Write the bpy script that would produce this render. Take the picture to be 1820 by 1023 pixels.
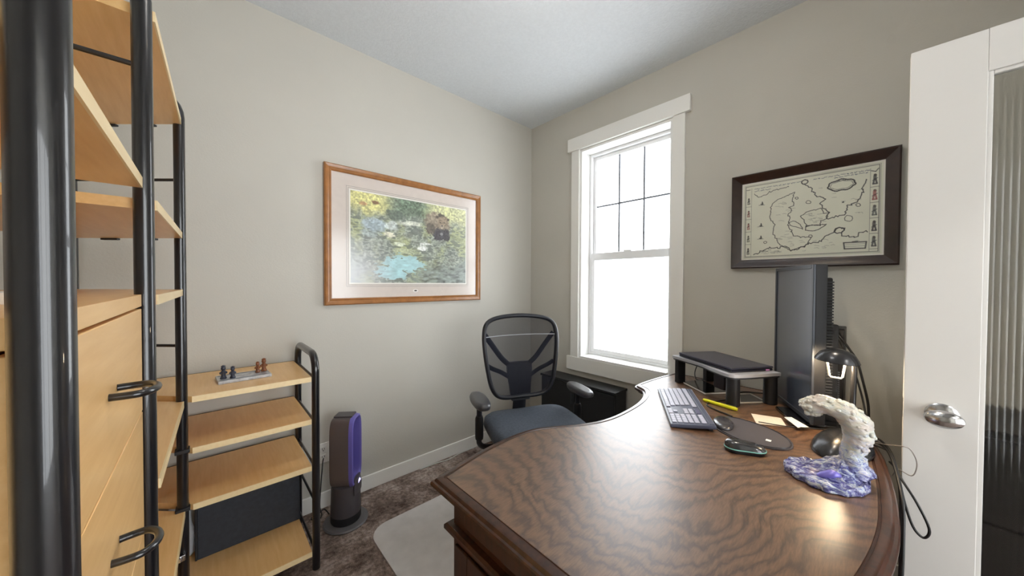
import bpy, bmesh, math, random
import numpy as np
from mathutils import Matrix, Vector
random.seed(7); rng = np.random.default_rng(11)
for o in list(bpy.data.objects): bpy.data.objects.remove(o, do_unlink=True)
SC = bpy.context.scene; COL = SC.collection
PI = math.pi

# ------------------------------------------------------------------ camera
F_PX, PITCH, ROLL, YAW, EYE = 593.17, .0157267, .0045109, .8287875, 1.32
XB, YA, HC = 2.2314, 2.1746, 2.74          # window wall x, picture wall y, ceiling
XD, YC = -.53, -.87                         # shelf wall x, doorway wall y
fw = Vector((math.cos(YAW), math.sin(YAW), 0)); rt = Vector((math.sin(YAW), -math.cos(YAW), 0)); zz = Vector((0, 0, 1))
fwd = fw*math.cos(PITCH) - zz*math.sin(PITCH); uph = fw*math.sin(PITCH) + zz*math.cos(PITCH)
cr = rt*math.cos(ROLL) + uph*math.sin(ROLL); cu = uph*math.cos(ROLL) - rt*math.sin(ROLL)
cam_d = bpy.data.cameras.new('camera'); cam = bpy.data.objects.new('camera', cam_d); COL.objects.link(cam)
cam_d.sensor_width = 36; cam_d.lens = F_PX/1820*36; cam_d.clip_start = .02
cam.matrix_world = Matrix(((cr.x, cu.x, -fwd.x, 0), (cr.y, cu.y, -fwd.y, 0), (cr.z, cu.z, -fwd.z, EYE), (0, 0, 0, 1)))
SC.camera = cam

# ------------------------------------------------------------------ sky, exposure
W = bpy.data.worlds.new('overcast'); SC.world = W; W.use_nodes = True
nt = W.node_tree; nt.nodes.clear()
wo = nt.nodes.new('ShaderNodeOutputWorld'); bg = nt.nodes.new('ShaderNodeBackground')
tc = nt.nodes.new('ShaderNodeTexCoord'); nz = nt.nodes.new('ShaderNodeTexNoise'); rp = nt.nodes.new('ShaderNodeValToRGB')
nz.inputs['Scale'].default_value = 2.5; nz.inputs['Detail'].default_value = 3
rp.color_ramp.elements[0].position = .3; rp.color_ramp.elements[0].color = (.86, .90, .96, 1)
rp.color_ramp.elements[1].position = .7; rp.color_ramp.elements[1].color = (1, 1, 1, 1)
nt.links.new(tc.outputs['Generated'], nz.inputs['Vector']); nt.links.new(nz.outputs['Fac'], rp.inputs['Fac'])
nt.links.new(rp.outputs['Color'], bg.inputs['Color']); nt.links.new(bg.outputs['Background'], wo.inputs['Surface'])
bg.inputs['Strength'].default_value = 4.6
SC.view_settings.view_transform = 'Standard'; SC.view_settings.look = 'None'
SC.view_settings.exposure = 0.88; SC.view_settings.gamma = 1; SC.view_settings.use_curve_mapping = False
SC.cycles.max_bounces = 10; SC.cycles.diffuse_bounces = 6; SC.cycles.transparent_max_bounces = 16
CEIL_LAMP_W = 11.0; HALL_FILL_W = 30.0; DESK_LAMP_W = 1.1; DOWN_LAMP_W = 40.0

# ------------------------------------------------------------------ materials
def lin(c):
    return tuple(((v/255)/12.92 if v/255 <= .04045 else ((v/255+.055)/1.055)**2.4) for v in c)
class NT:
    def __init__(s, name):
        s.m = bpy.data.materials.new(name); s.m.use_nodes = True; s.t = s.m.node_tree
        s.b = s.t.nodes['Principled BSDF']; s.out = s.t.nodes['Material Output']
    def n(s, typ, **kw):
        x = s.t.nodes.new('ShaderNode'+typ)
        for k, v in kw.items():
            if k.startswith('_'): setattr(x, k[1:], v)
            else: x.inputs[k.replace('__', ' ')].default_value = v
        return x
    def l(s, a, b): s.t.links.new(a, b)
    def coord(s, scale=(1, 1, 1), rot=(0, 0, 0), loc=(0, 0, 0), kind='Object'):
        c = s.n('TexCoord'); m = s.n('Mapping'); m.inputs['Scale'].default_value = scale
        m.inputs['Rotation'].default_value = rot; m.inputs['Location'].default_value = loc
        s.l(c.outputs[kind], m.inputs['Vector']); return m.outputs['Vector']
    def ramp(s, fac, stops):
        r = s.n('ValToRGB'); e = r.color_ramp.elements
        while len(e) < len(stops): e.new(.5)
        for i, (p_, c_) in enumerate(stops): e[i].position = p_; e[i].color = (*c_, 1)
        s.l(fac, r.inputs['Fac']); return r.outputs['Color']
    def bump(s, h, strength=.2, dist=.01):
        b = s.n('Bump'); b.inputs['Strength'].default_value = strength; b.inputs['Distance'].default_value = dist
        s.l(h, b.inputs['Height']); s.l(b.outputs['Normal'], s.b.inputs['Normal'])
M = {}
def plain(key, rgb, rough=.5, metal=0, coat=0, spec=None, noise=0, nscale=40, bump=0, bscale=200, bdist=.002):
    q = NT(key); c = lin(rgb); q.b.inputs['Base Color'].default_value = (*c, 1)
    q.b.inputs['Roughness'].default_value = rough; q.b.inputs['Metallic'].default_value = metal
    q.b.inputs['Coat Weight'].default_value = coat
    if spec is not None: q.b.inputs['Specular IOR Level'].default_value = spec
    if noise:
        t = q.n('TexNoise', Scale=nscale, Detail=4.0); q.l(q.coord(), t.inputs['Vector'])
        q.l(q.ramp(t.outputs['Fac'], [(.3, tuple(v*(1-noise) for v in c)), (.7, tuple(min(1, v*(1+noise)) for v in c))]), q.b.inputs['Base Color'])
    if bump:
        t = q.n('TexNoise', Scale=bscale, Detail=3.0); q.l(q.coord(), t.inputs['Vector']); q.bump(t.outputs['Fac'], bump, bdist)
    M[key] = q.m; return q
plain('wall', (191, 188, 179), .75, noise=.02, nscale=3, bump=.25, bscale=140, bdist=.002)
plain('ceiling', (212, 217, 221), .85, noise=.03, nscale=60, bump=.5, bscale=90, bdist=.004)
plain('white_trim', (232, 231, 226), .35, bump=.05, bscale=60)
plain('door_white', (218, 216, 212), .4, bump=.05, bscale=80)
plain('jamb_white', (238, 238, 236), .18)
plain('vinyl', (236, 237, 238), .3)
plain('black_tube', (13, 13, 18), .3, coat=.6, bump=.12, bscale=300, bdist=.0005)
plain('black_plastic', (20, 20, 24), .5, bump=.1, bscale=500, bdist=.0004)
plain('black_gloss', (8, 8, 10), .12, coat=.5)
plain('dark_grey', (48, 50, 56), .45)
plain('mid_grey', (112, 116, 124), .4)
plain('silver', (190, 190, 192), .18, metal=1)
plain('chrome', (215, 215, 218), .08, metal=1)
plain('chair_fabric', (68, 75, 86), .9, noise=.2, nscale=90, bump=.3, bscale=700, bdist=.001)
plain('chair_plastic', (26, 28, 36), .4)
plain('arm_pad', (62, 62, 66), .35, coat=.2)
plain('frame_oak', (150, 100, 54), .3, coat=.3, noise=.18, nscale=25)
plain('frame_dark', (44, 27, 22), .28, coat=.4, noise=.35, nscale=18)
plain('mount_mat', (216, 205, 196), .8, noise=.03)
plain('paper_white', (236, 233, 226), .7)
plain('paper_cream', (222, 208, 190), .7, noise=.08, nscale=120)
plain('paper_edge', (150, 145, 140), .7)
plain('marble', (176, 178, 182), .2, noise=.28, nscale=60)
plain('piece_dark', (52, 56, 70), .25, noise=.4, nscale=90)
plain('piece_brown', (122, 74, 46), .25, noise=.4, nscale=90)
plain('outlet_white', (236, 234, 228), .3)
plain('slot_dark', (30, 28, 26), .6)
plain('fan_grey', (104, 95, 94), .35, metal=.3)
plain('fan_dark', (72, 68, 72), .4)
plain('fan_foot', (92, 90, 92), .4)
plain('fan_blue', (112, 104, 186), .3, metal=.2)
plain('screen', (58, 66, 82), .28, coat=.8, spec=.8)
plain('bezel', (60, 64, 72), .3, metal=.3)
plain('key_cap', (166, 168, 186), .45)
plain('key_dark', (70, 70, 100), .45)
plain('kb_body', (70, 74, 92), .4)
plain('riser_grey', (176, 178, 184), .35, metal=.2)
plain('laptop_lid', (62, 62, 76), .32, metal=.4)
plain('laptop_dark', (20, 20, 34), .35)
plain('led_pink', (225, 150, 215), .3)
plain('highlighter', (206, 206, 30), .35)
plain('highlighter_dark', (120, 122, 34), .4)
plain('pad_grey', (66, 62, 66), .8, bump=.2, bscale=900, bdist=.0005)
plain('gel_grey', (58, 56, 60), .25, coat=.3)
plain('mouse_top', (40, 40, 42), .22, coat=.5)
plain('mouse_trim', (132, 190, 180), .25)
plain('lamp_grey', (52, 52, 54), .25, metal=.5)
plain('cable', (16, 15, 16), .5)
plain('cable_grey', (140, 132, 126), .5)
plain('cable_white', (205, 205, 200), .5)
plain('plastic_bag', (206, 210, 216), .25, bump=.6, bscale=40, bdist=.01)
plain('leather', (38, 44, 54), .55, noise=.18, nscale=60, bump=.4, bscale=350, bdist=.001)
plain('cabinet_black', (17, 19, 22), .4, noise=.2, nscale=30)
plain('sparkle', (205, 208, 225), .12, metal=.7, noise=.4, nscale=120)
plain('mat_grey', (200, 197, 195), .32, noise=.07, nscale=14, bump=.15, bscale=500, bdist=.0006)

def emis(key, rgb, s):
    q = NT(key); q.b.inputs['Base Color'].default_value = (*lin(rgb), 1)
    q.b.inputs['Emission Color'].default_value = (*lin(rgb), 1); q.b.inputs['Emission Strength'].default_value = s; M[key] = q.m
emis('lamp_glow', (255, 226, 180), 5.0);  emis('fan_led', (190, 180, 255), 1.2)

q = NT('dome_glow'); q.t.nodes.remove(q.b)      # frosted shade: lets the bulb through and glows
tr = q.n('BsdfTransparent'); em = q.n('Emission'); em.inputs['Color'].default_value = (1, .88, .7, 1); em.inputs['Strength'].default_value = 2.0
mx = q.n('MixShader'); mx.inputs['Fac'].default_value = .3
q.l(tr.outputs['BSDF'], mx.inputs[1]); q.l(em.outputs['Emission'], mx.inputs[2]); q.l(mx.outputs['Shader'], q.out.inputs['Surface']); M['dome_glow'] = q.m
def beech(key, base, dark, rough=.35):
    q = NT(key)
    w = q.n('TexNoise', Scale=5.0, Detail=5.0, Roughness=.6); q.l(q.coord((14, 1.2, 14)), w.inputs['Vector'])
    q.l(q.ramp(w.outputs['Fac'], [(.3, lin(dark)), (.7, lin(base))]), q.b.inputs['Base Color'])
    q.b.inputs['Roughness'].default_value = rough; q.b.inputs['Coat Weight'].default_value = .15; M[key] = q.m
beech('beech', (236, 194, 134), (226, 180, 117)); beech('beech_edge', (242, 220, 174), (236, 210, 160))

# dark oak of the desk, with sweeping crotch figure
def oak(key, top):
    q = NT(key)
    if top:
        v = q.coord((1, 1, 1))
        n1 = q.n('TexNoise', Scale=1.6, Detail=2.0); q.l(v, n1.inputs['Vector'])
        mx = q.n('MixRGB', _blend_type='ADD'); mx.inputs['Fac'].default_value = .55
        q.l(v, mx.inputs['Color1']); q.l(n1.outputs['Color'], mx.inputs['Color2'])
        mp = q.n('Mapping'); mp.inputs['Location'].default_value = (-1.35, -.85, 0); mp.inputs['Scale'].default_value = (1.0, 1.9, .05)
        q.l(mx.outputs['Color'], mp.inputs['Vector'])
        wv = q.n('TexWave', _wave_type='RINGS', _rings_direction='Z', Scale=6.0, Distortion=9.0, Detail=6.0)
        wv.inputs['Detail Scale'].default_value = 1.8; wv.inputs['Detail Roughness'].default_value = .62
        q.l(mp.outputs['Vector'], wv.inputs['Vector'])
        big = q.n('TexNoise', Scale=3.0, Detail=3.0); q.l(v, big.inputs['Vector'])
        fine = q.n('TexNoise', Scale=40.0, Detail=5.0); q.l(q.coord((1, 9, 1), rot=(0, 0, .6)), fine.inputs['Vector'])
        c1 = q.ramp(wv.outputs['Color'], [(.0, lin((76, 51, 33))), (.25, lin((98, 69, 46))), (.95, lin((114, 83, 57)))])
        c2 = q.ramp(fine.outputs['Fac'], [(.35, lin((205, 195, 185))), (.65, (1, 1, 1))])
        m2 = q.n('MixRGB', _blend_type='MULTIPLY'); m2.inputs['Fac'].default_value = .8
        q.l(c1, m2.inputs['Color1']); q.l(c2, m2.inputs['Color2'])
        q.l(m2.outputs['Color'], q.b.inputs['Base Color'])
        rr = q.n('MapRange'); rr.inputs['To Min'].default_value = .42; rr.inputs['To Max'].default_value = .52
        q.l(big.outputs['Fac'], rr.inputs['Value']); q.l(rr.outputs['Result'], q.b.inputs['Roughness'])
        q.bump(wv.outputs['Color'], .06, .002)
        q.b.inputs['Coat Weight'].default_value = .75; q.b.inputs['Coat Roughness'].default_value = .31; q.b.inputs['Coat IOR'].default_value = 1.6; q.b.inputs['Specular IOR Level'].default_value = .5
    else:
        n1 = q.n('TexNoise', Scale=6.0, Detail=6.0); q.l(q.coord((9, 9, 1)), n1.inputs['Vector'])
        q.l(q.ramp(n1.outputs['Fac'], [(.3, lin((38, 19, 11))), (.7, lin((70, 38, 22)))]), q.b.inputs['Base Color'])
        q.b.inputs['Roughness'].default_value = .32; q.b.inputs['Coat Weight'].default_value = .25
    M[key] = q.m
oak('oak_top', True); oak('oak_body', False)

# mottled brown carpet
q = NT('carpet'); v = q.coord()
a = q.n('TexNoise', Scale=6.0, Detail=6.0, Roughness=.7); b_ = q.n('TexNoise', Scale=55.0, Detail=3.0)
q.l(v, a.inputs['Vector']); q.l(v, b_.inputs['Vector'])
c1 = q.ramp(a.outputs['Fac'], [(.36, lin((104, 88, 80))), (.5, lin((160, 142, 132))), (.66, lin((206, 190, 180)))])
c2 = q.ramp(b_.outputs['Fac'], [(.3, lin((150, 148, 146))), (.65, (1, 1, 1))])
mx = q.n('MixRGB', _blend_type='MULTIPLY'); mx.inputs['Fac'].default_value = .8
q.l(c1, mx.inputs['Color1']); q.l(c2, mx.inputs['Color2']); q.l(mx.outputs['Color'], q.b.inputs['Base Color'])
q.b.inputs['Roughness'].default_value = .95; q.b.inputs['Specular IOR Level'].default_value = .1
f2 = q.n('TexNoise', Scale=180.0, Detail=3.0); q.l(v, f2.inputs['Vector']); q.bump(f2.outputs['Fac'], .9, .012); M['carpet'] = q.m

# window glass (thin), picture glass, reeded door glass, chair mesh
def thin_glass(key, tint, rough, fac):
    q = NT(key); q.t.nodes.remove(q.b)
    tr = q.n('BsdfTransparent'); tr.inputs['Color'].default_value = (*tint, 1)
    gl = q.n('BsdfGlossy'); gl.inputs['Roughness'].default_value = rough; gl.inputs['Color'].default_value = (1, 1, 1, 1)
    fr = q.n('Fresnel'); ge = q.n('NewGeometry'); e1 = q.n('Math', _operation='MULTIPLY_ADD'); e1.inputs[1].default_value = -2; e1.inputs[2].default_value = 1
    e2 = q.n('Math', _operation='POWER'); e2.inputs[0].default_value = fac      # the same index from both faces of the thin sheet
    q.l(ge.outputs['Backfacing'], e1.inputs[0]); q.l(e1.outputs['Value'], e2.inputs[1]); q.l(e2.outputs['Value'], fr.inputs['IOR'])
    mx = q.n('MixShader'); q.l(fr.outputs['Fac'], mx.inputs['Fac'])
    q.l(tr.outputs['BSDF'], mx.inputs[1]); q.l(gl.outputs['BSDF'], mx.inputs[2]); q.l(mx.outputs['Shader'], q.out.inputs['Surface']); M[key] = q.m
thin_glass('pane_glass', (.97, .98, .98), .02, 1.45); thin_glass('picture_glass', (.98, .98, .98), .16, 1.42)
q = NT('reeded_glass'); q.b.inputs['Base Color'].default_value = (.86, .87, .85, 1); q.b.inputs['Transmission Weight'].default_value = 1
q.b.inputs['Roughness'].default_value = .12; q.b.inputs['IOR'].default_value = 1.35; M['reeded_glass'] = q.m
q = NT('chair_mesh'); q.t.nodes.remove(q.b)
tr = q.n('BsdfTransparent'); df = q.n('BsdfDiffuse'); df.inputs['Color'].default_value = (*lin((44, 46, 56)), 1)
mx = q.n('MixShader'); mx.inputs['Fac'].default_value = .62
q.l(tr.outputs['BSDF'], mx.inputs[1]); q.l(df.outputs['BSDF'], mx.inputs[2]); q.l(mx.outputs['Shader'], q.out.inputs['Surface']); M['chair_mesh'] = q.m
# ink on paper: colours held on the surface
q = NT('print'); at = q.n('VertexColor'); at.layer_name = 'ink'; q.l(at.outputs['Color'], q.b.inputs['Base Color'])
q.b.inputs['Roughness'].default_value = .8; q.b.inputs['Specular IOR Level'].default_value = .2; M['print'] = q.m
# cast resin wave: deep blue foot, streaked with white foam towards the crest, warm lamplight tinted in as cream at the top
q = NT('resin'); g = q.n('TexCoord'); sp = q.n('SeparateXYZ'); q.l(g.outputs['Object'], sp.inputs['Vector'])
n1 = q.n('TexNoise', Scale=30.0, Detail=6.0, Roughness=.72, Distortion=1.2); q.l(q.coord((2.6, .8, 3.0), rot=(0, 0, .25)), n1.inputs['Vector'])
n2 = q.n('TexNoise', Scale=22.0, Detail=2.0); q.l(q.coord(), n2.inputs['Vector'])
mr = q.n('MapRange'); mr.inputs['From Min'].default_value = .035; mr.inputs['From Max'].default_value = .16
mr.inputs['To Min'].default_value = -.02; mr.inputs['To Max'].default_value = .26; q.l(sp.outputs['Z'], mr.inputs['Value'])
ad = q.n('Math', _operation='ADD'); q.l(n1.outputs['Fac'], ad.inputs[0]); q.l(mr.outputs['Result'], ad.inputs[1])
c1 = q.ramp(ad.outputs['Value'], [(.36, lin((44, 42, 104))), (.46, lin((112, 110, 176))), (.53, lin((190, 194, 222))), (.60, lin((236, 234, 232))), (.76, lin((244, 232, 212)))])
c2 = q.ramp(n2.outputs['Fac'], [(.42, lin((205, 200, 232))), (.58, lin((178, 226, 240))), (.70, (1, 1, 1))])
mx = q.n('MixRGB', _blend_type='MULTIPLY'); mx.inputs['Fac'].default_value = .30; q.l(c1, mx.inputs['Color1']); q.l(c2, mx.inputs['Color2'])
q.l(mx.outputs['Color'], q.b.inputs['Base Color']); q.b.inputs['Roughness'].default_value = .25; q.b.inputs['Coat Weight'].default_value = .4
q.bump(n1.outputs['Fac'], 1.0, .010); M['resin'] = q.m

# ------------------------------------------------------------------ mesh helpers
ROOTM = {}
def cube(bm, lo, hi, bev=0, seg=2, mat=None):
    r = bmesh.ops.create_cube(bm, size=1); vs = r['verts']
    for v in vs: v.co = Vector([(lo[i]+hi[i])/2 + v.co[i]*(hi[i]-lo[i]) for i in range(3)])
    if bev:
        es = list({e for v in vs for e in v.link_edges})
        r = bmesh.ops.bevel(bm, geom=es, offset=bev, segments=seg, profile=.5, affect='EDGES'); vs = list({v for f in r['faces'] for v in f.verts} | {v for v in vs if v.is_valid})
    if mat is not None: bmesh.ops.transform(bm, matrix=mat, verts=vs)
    return vs
def tube(bm, pts, r, n=10, closed=False, flat=1.0, upv=None):
    pts = [Vector(p_) for p_ in pts]; k = len(pts); rings = []
    rr = r if isinstance(r, (list, tuple)) else [r]*k
    prev = None
    for i, p_ in enumerate(pts):
        a = pts[(i-1) % k] if (closed or i > 0) else p_; b = pts[(i+1) % k] if (closed or i < k-1) else p_
        t = (b-a).normalized()
        if prev is None:
            u = Vector(upv) if upv else (Vector((0, 0, 1)) if abs(t.z) < .9 else Vector((1, 0, 0)))
        else: u = Vector(upv) if upv else prev
        u = (u - t*u.dot(t)).normalized(); w = t.cross(u); prev = u
        rings.append([bm.verts.new(p_ + (w*math.cos(2*PI*j/n)*rr[i] + u*math.sin(2*PI*j/n)*rr[i]*flat)) for j in range(n)])
    m = k if closed else k-1
    for i in range(m):
        A, B = rings[i], rings[(i+1) % k]
        for j in range(n): bm.faces.new((A[j], A[(j+1) % n], B[(j+1) % n], B[j]))
    if not closed: bm.faces.new(rings[0][::-1]); bm.faces.new(rings[-1])
    return rings
def lathe(bm, prof, n=24, mat=None, axis=(0, 0, 0)):
    rings = []; vs = []
    for r, z in prof:
        if r < 1e-6: v = bm.verts.new((axis[0], axis[1], axis[2]+z)); rings.append([v]); vs.append(v)
        else:
            ring = [bm.verts.new((axis[0]+r*math.cos(2*PI*j/n), axis[1]+r*math.sin(2*PI*j/n), axis[2]+z)) for j in range(n)]; rings.append(ring); vs += ring
    for A, B in zip(rings, rings[1:]):
        for j in range(n):
            a0, a1 = A[j % len(A)], A[(j+1) % len(A)]; b0, b1 = B[j % len(B)], B[(j+1) % len(B)]
            f = [x for i, x in enumerate((a0, a1, b1, b0)) if x not in (a0, a1, b1, b0)[:i]]
            if len(f) > 2: bm.faces.new(f)
    for R in (rings[0], rings[-1]):
        if len(R) > 2: bm.faces.new(R)
    if mat is not None: bmesh.ops.transform(bm, matrix=mat, verts=vs)
    return vs
def loft(bm, rings, caps=True, closed=True):
    R = [[bm.verts.new(p_) for p_ in ring] for ring in rings]; n = len(R[0])
    for A, B in zip(R, R[1:]):
        for j in range(n if closed else n-1): bm.faces.new((A[j], A[(j+1) % n], B[(j+1) % n], B[j]))
    if caps: bm.faces.new(R[0][::-1]); bm.faces.new(R[-1])
    return [v for r in R for v in r]
def prism(bm, out, z0, z1, mat=None, bev=0):
    vs = loft(bm, [[(x, y, z0) for x, y in out], [(x, y, z1) for x, y in out]])
    if bev:
        es = [e for e in {e for v in vs for e in v.link_edges}]
        r = bmesh.ops.bevel(bm, geom=es, offset=bev, segments=2, profile=.5, affect='EDGES'); vs = [v for v in bm.verts]
    if mat is not None: bmesh.ops.transform(bm, matrix=mat, verts=vs)
    return vs
def crom(pts, per=6, closed=False):
    P = [Vector(p_) for p_ in pts]; k = len(P); out = []
    for i in range(k if closed else k-1):
        g = (lambda j: P[j % k]) if closed else (lambda j: P[max(0, min(k-1, j))])
        a, b, c, d = g(i-1), g(i), g(i+1), g(i+2)
        for s in range(per):
            t = s/per
            out.append(.5*((2*b)+(c-a)*t+(2*a-5*b+4*c-d)*t*t+(3*b-a-3*c+d)*t**3))
    if not closed: out.append(P[-1])
    return out
def finish(bm, name, smooth):
    bmesh.ops.recalc_face_normals(bm, faces=bm.faces)
    me = bpy.data.meshes.new(name); bm.to_mesh(me); bm.free()
    if smooth:
        me.shade_smooth(); me.set_sharp_from_angle(angle=math.radians(smooth))
    return me
def obj(name, bm, mat, parent=None, smooth=38, local=False, mesh=None):
    me = mesh or finish(bm, name, smooth)
    if not me.materials: me.materials.append(M[mat])
    o = bpy.data.objects.new(name, me); COL.objects.link(o)
    if smooth and mesh is None:      # keep large flats flat beside small bevels
        wn = o.modifiers.new('weighted_normals', 'WEIGHTED_NORMAL'); wn.mode = 'FACE_AREA'; wn.weight = 80; wn.keep_sharp = True
    if parent is not None:
        o.parent = parent; R = ROOTM[parent.name]; ROOTM[o.name] = R
        if not local and mesh is None: me.transform(R.inverted())
    else: ROOTM[o.name] = Matrix.Identity(4)
    return o
def thing(name, label, cat, loc=(0, 0, 0), rz=0, group=None, kind=None):
    o = bpy.data.objects.new(name, None); COL.objects.link(o); o.empty_display_size = .05
    o.location = loc; o.rotation_euler = (0, 0, rz); ROOTM[o.name] = Matrix.Translation(loc) @ Matrix.Rotation(rz, 4, 'Z')
    o['label'] = label; o['category'] = cat
    if group: o['group'] = group
    if kind: o['kind'] = kind
    return o
def single(name, bm, mat, label, cat, group=None, kind=None, smooth=38):
    o = obj(name, bm, mat, smooth=smooth); me = o.data
    co = np.empty(len(me.vertices)*3); me.vertices.foreach_get('co', co); co = co.reshape(-1, 3)
    c = Vector(((co[:, 0].min()+co[:, 0].max())/2, (co[:, 1].min()+co[:, 1].max())/2, co[:, 2].min()))
    me.transform(Matrix.Translation(-c)); o.location = c
    o['label'] = label; o['category'] = cat
    if group: o['group'] = group
    if kind: o['kind'] = kind
    return o
def bxo(name, lo, hi, mat, parent=None, bev=0, seg=2, local=False, mtx=None):
    bm = bmesh.new(); cube(bm, lo, hi, bev, seg, mtx); return obj(name, bm, mat, parent, local=local)
def struct(name, label, bm, mat, smooth=38):
    o = obj(name, bm, mat, smooth=smooth); o['kind'] = 'structure'; o['label'] = label; o['category'] = name.split('_')[0]; return o
T = Matrix.Translation
def RZ(a): return Matrix.Rotation(a, 4, 'Z')

# ------------------------------------------------------------------ room shell
bm = bmesh.new(); cube(bm, (XD-.1, -2.4, -.05), (XB+.2, YA+.12, 0)); struct('floor', 'mottled brown cut-pile carpet across the office floor', bm, 'carpet')
bm = bmesh.new(); cube(bm, (XD-.1, YC-.12, HC), (XB+.2, YA+.12, HC+.1)); struct('ceiling', 'white knockdown-textured ceiling', bm, 'ceiling')
bm = bmesh.new(); cube(bm, (XD-.1, YA, 0), (XB+.2, YA+.12, HC)); struct('wall_left', 'warm grey wall carrying the framed bear picture', bm, 'wall')
wy0, wy1, wz0, wz1 = .897, 1.625, .718, 2.388        # window opening
bm = bmesh.new()
for lo, hi in (((XB, YC-.12, 0), (XB+.2, wy0, HC)), ((XB, wy1, 0), (XB+.2, YA, HC)), ((XB, wy0, 0), (XB+.2, wy1, wz0)), ((XB, wy0, wz1), (XB+.2, wy1, HC))): cube(bm, lo, hi)
struct('wall_right', 'warm grey wall with the tall window and framed map', bm, 'wall')
bm = bmesh.new(); cube(bm, (XD-.1, YC-.12, 0), (XD, YA, HC)); struct('wall_near_left', 'warm grey wall behind the tall ladder shelving', bm, 'wall')
bm = bmesh.new()
for lo, hi in (((XD, YC-.12, 0), (.02, YC, HC)), ((1.66, YC-.12, 0), (XB, YC, HC)), ((.02, YC-.12, 2.07), (1.66, YC, HC))): cube(bm, lo, hi)
struct('wall_back', 'warm grey wall with the wide double doorway', bm, 'wall')
# hallway beyond the doorway, behind the camera, with a wide glazed opening opposite
YH = -2.3
bm = bmesh.new(); cube(bm, (XD-.1, YH, HC), (XB+.2, YC-.12, HC+.1)); struct('ceiling_hall', 'white ceiling of the hallway behind the camera', bm, 'ceiling')
bm = bmesh.new()
for lo, hi in (((XD-.1, YH-.1, 0), (-.35, YH, HC)), ((2.1, YH-.1, 0), (XB+.2, YH, HC)), ((-.35, YH-.1, 2.2), (2.1, YH, HC)), ((-.35, YH-.1, 0), (2.1, YH, .12))): cube(bm, lo, hi)
struct('wall_hall', 'far wall of the hallway behind the camera with a wide window', bm, 'wall')
for nm, x0 in (('wall_hall_left', XD-.2), ('wall_hall_right', XB+.2)):
    bm = bmesh.new(); cube(bm, (x0, YH-.1, 0), (x0+.1, YC-.12, HC)); struct(nm, 'side wall of the hallway behind the camera', bm, 'wall')
w2 = bpy.data.objects.new('window_2', None); COL.objects.link(w2); w2.location = (.875, YH, .12); ROOTM[w2.name] = T(w2.location)
w2['kind'] = 'structure'; w2['label'] = 'wide hallway window behind the camera'; w2['category'] = 'window'
def baseboard(name, lo, hi, label):
    bm = bmesh.new(); cube(bm, lo, hi, .004, 2); struct(name, label, bm, 'white_trim')
baseboard('baseboard_left', (XD+.01, YA-.014, 0), (XB-.001, YA, .092), 'white flat baseboard under the bear picture')
baseboard('baseboard_right', (XB-.014, YC+.01, 0), (XB, YA-.016, .092), 'white flat baseboard under the window')

# window
win = bpy.data.objects.new('window_1', None); COL.objects.link(win); win.location = (XB, (wy0+wy1)/2, wz0); ROOTM[win.name] = T(win.location)
win['kind'] = 'structure'; win['label'] = 'tall white single-hung window with a six-pane grille above'; win['category'] = 'window'
cs = .075
bxo('casing', (XB-.018, wy1, wz0), (XB, wy1+cs, wz1+.002), 'white_trim', win, .002); bxo('casing', (XB-.018, wy0-cs, wz0), (XB, wy0, wz1+.002), 'white_trim', win, .002)
bxo('header', (XB-.028, .79, wz1+.002), (XB, 1.733, wz1+.106), 'white_trim', win, .003)
bxo('apron', (XB-.026, .79, .612), (XB, 1.733, wz0+.002), 'white_trim', win, .003)
gx = XB+.135
bxo('jamb', (XB-.002, wy1-.018, wz0), (XB+.17, wy1, wz1), 'jamb_white', win); bxo('jamb', (XB-.002, wy0, wz0), (XB+.17, wy0+.018, wz1), 'jamb_white', win)
bxo('head_jamb', (XB-.002, wy0+.018, wz1-.018), (XB+.17, wy1-.018, wz1), 'jamb_white', win)
bxo('sill', (XB-.024, wy0+.018, wz0), (XB+.17, wy1-.018, wz0+.018), 'jamb_white', win, .003)
def frame4(name, x0, x1, y0, y1, z0, z1, w, wb, wt, mat, parent, bev=.003):
    bm = bmesh.new()
    cube(bm, (x0, y0, z0), (x1, y0+w, z1), bev); cube(bm, (x0, y1-w, z0), (x1, y1, z1), bev)
    cube(bm, (x0, y0+w, z0), (x1, y1-w, z0+wb), bev); cube(bm, (x0, y0+w, z1-wt), (x1, y1-w, z1), bev)
    return obj(name, bm, mat, parent)
iy0, iy1 = wy0+.018, wy1-.018
for x in (-.35, .45, 1.25, 2.05): bxo('mullion', (x, YH-.08, .12), (x+.05, YH-.02, 2.2), 'vinyl', w2)
bxo('frame_rail', (-.30, YH-.08, .12), (2.05, YH-.02, .17), 'vinyl', w2); bxo('frame_rail', (-.30, YH-.08, 2.15), (2.05, YH-.02, 2.2), 'vinyl', w2)
for x in (-.30, .50, 1.30): bxo('pane', (x, YH-.052, .17), (x+.75, YH-.048, 2.15), 'pane_glass', w2)
frame4('window_frame', XB+.105, XB+.165, iy0, iy1, wz0+.018, wz1-.018, .02, .02, .02, 'vinyl', win)
us = frame4('upper_sash', gx, gx+.028, iy0+.02, iy1-.02, 1.515, wz1-.038, .026, .052, .03, 'vinyl', win)
ls = frame4('lower_sash', gx-.026, gx+.002, iy0+.02, iy1-.02, wz0+.038, 1.562, .03, .03, .058, 'vinyl', win)
py0, py1 = iy0+.046, iy1-.046; pz0, pz1 = 1.567, wz1-.068
ys = [py0+(py1-py0)*k/3 for k in range(4)]; zs = [pz0, (pz0+pz1)/2, pz1]
for i in range(3):
    for j in range(2): bxo('pane', (gx+.012, ys[i], zs[j]), (gx+.016, ys[i+1], zs[j+1]), 'pane_glass', us)
for k in (1, 2): bxo('muntin', (gx+.008, ys[k]-.006, pz0), (gx+.020, ys[k]+.006, pz1), 'mid_grey', us)
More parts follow.
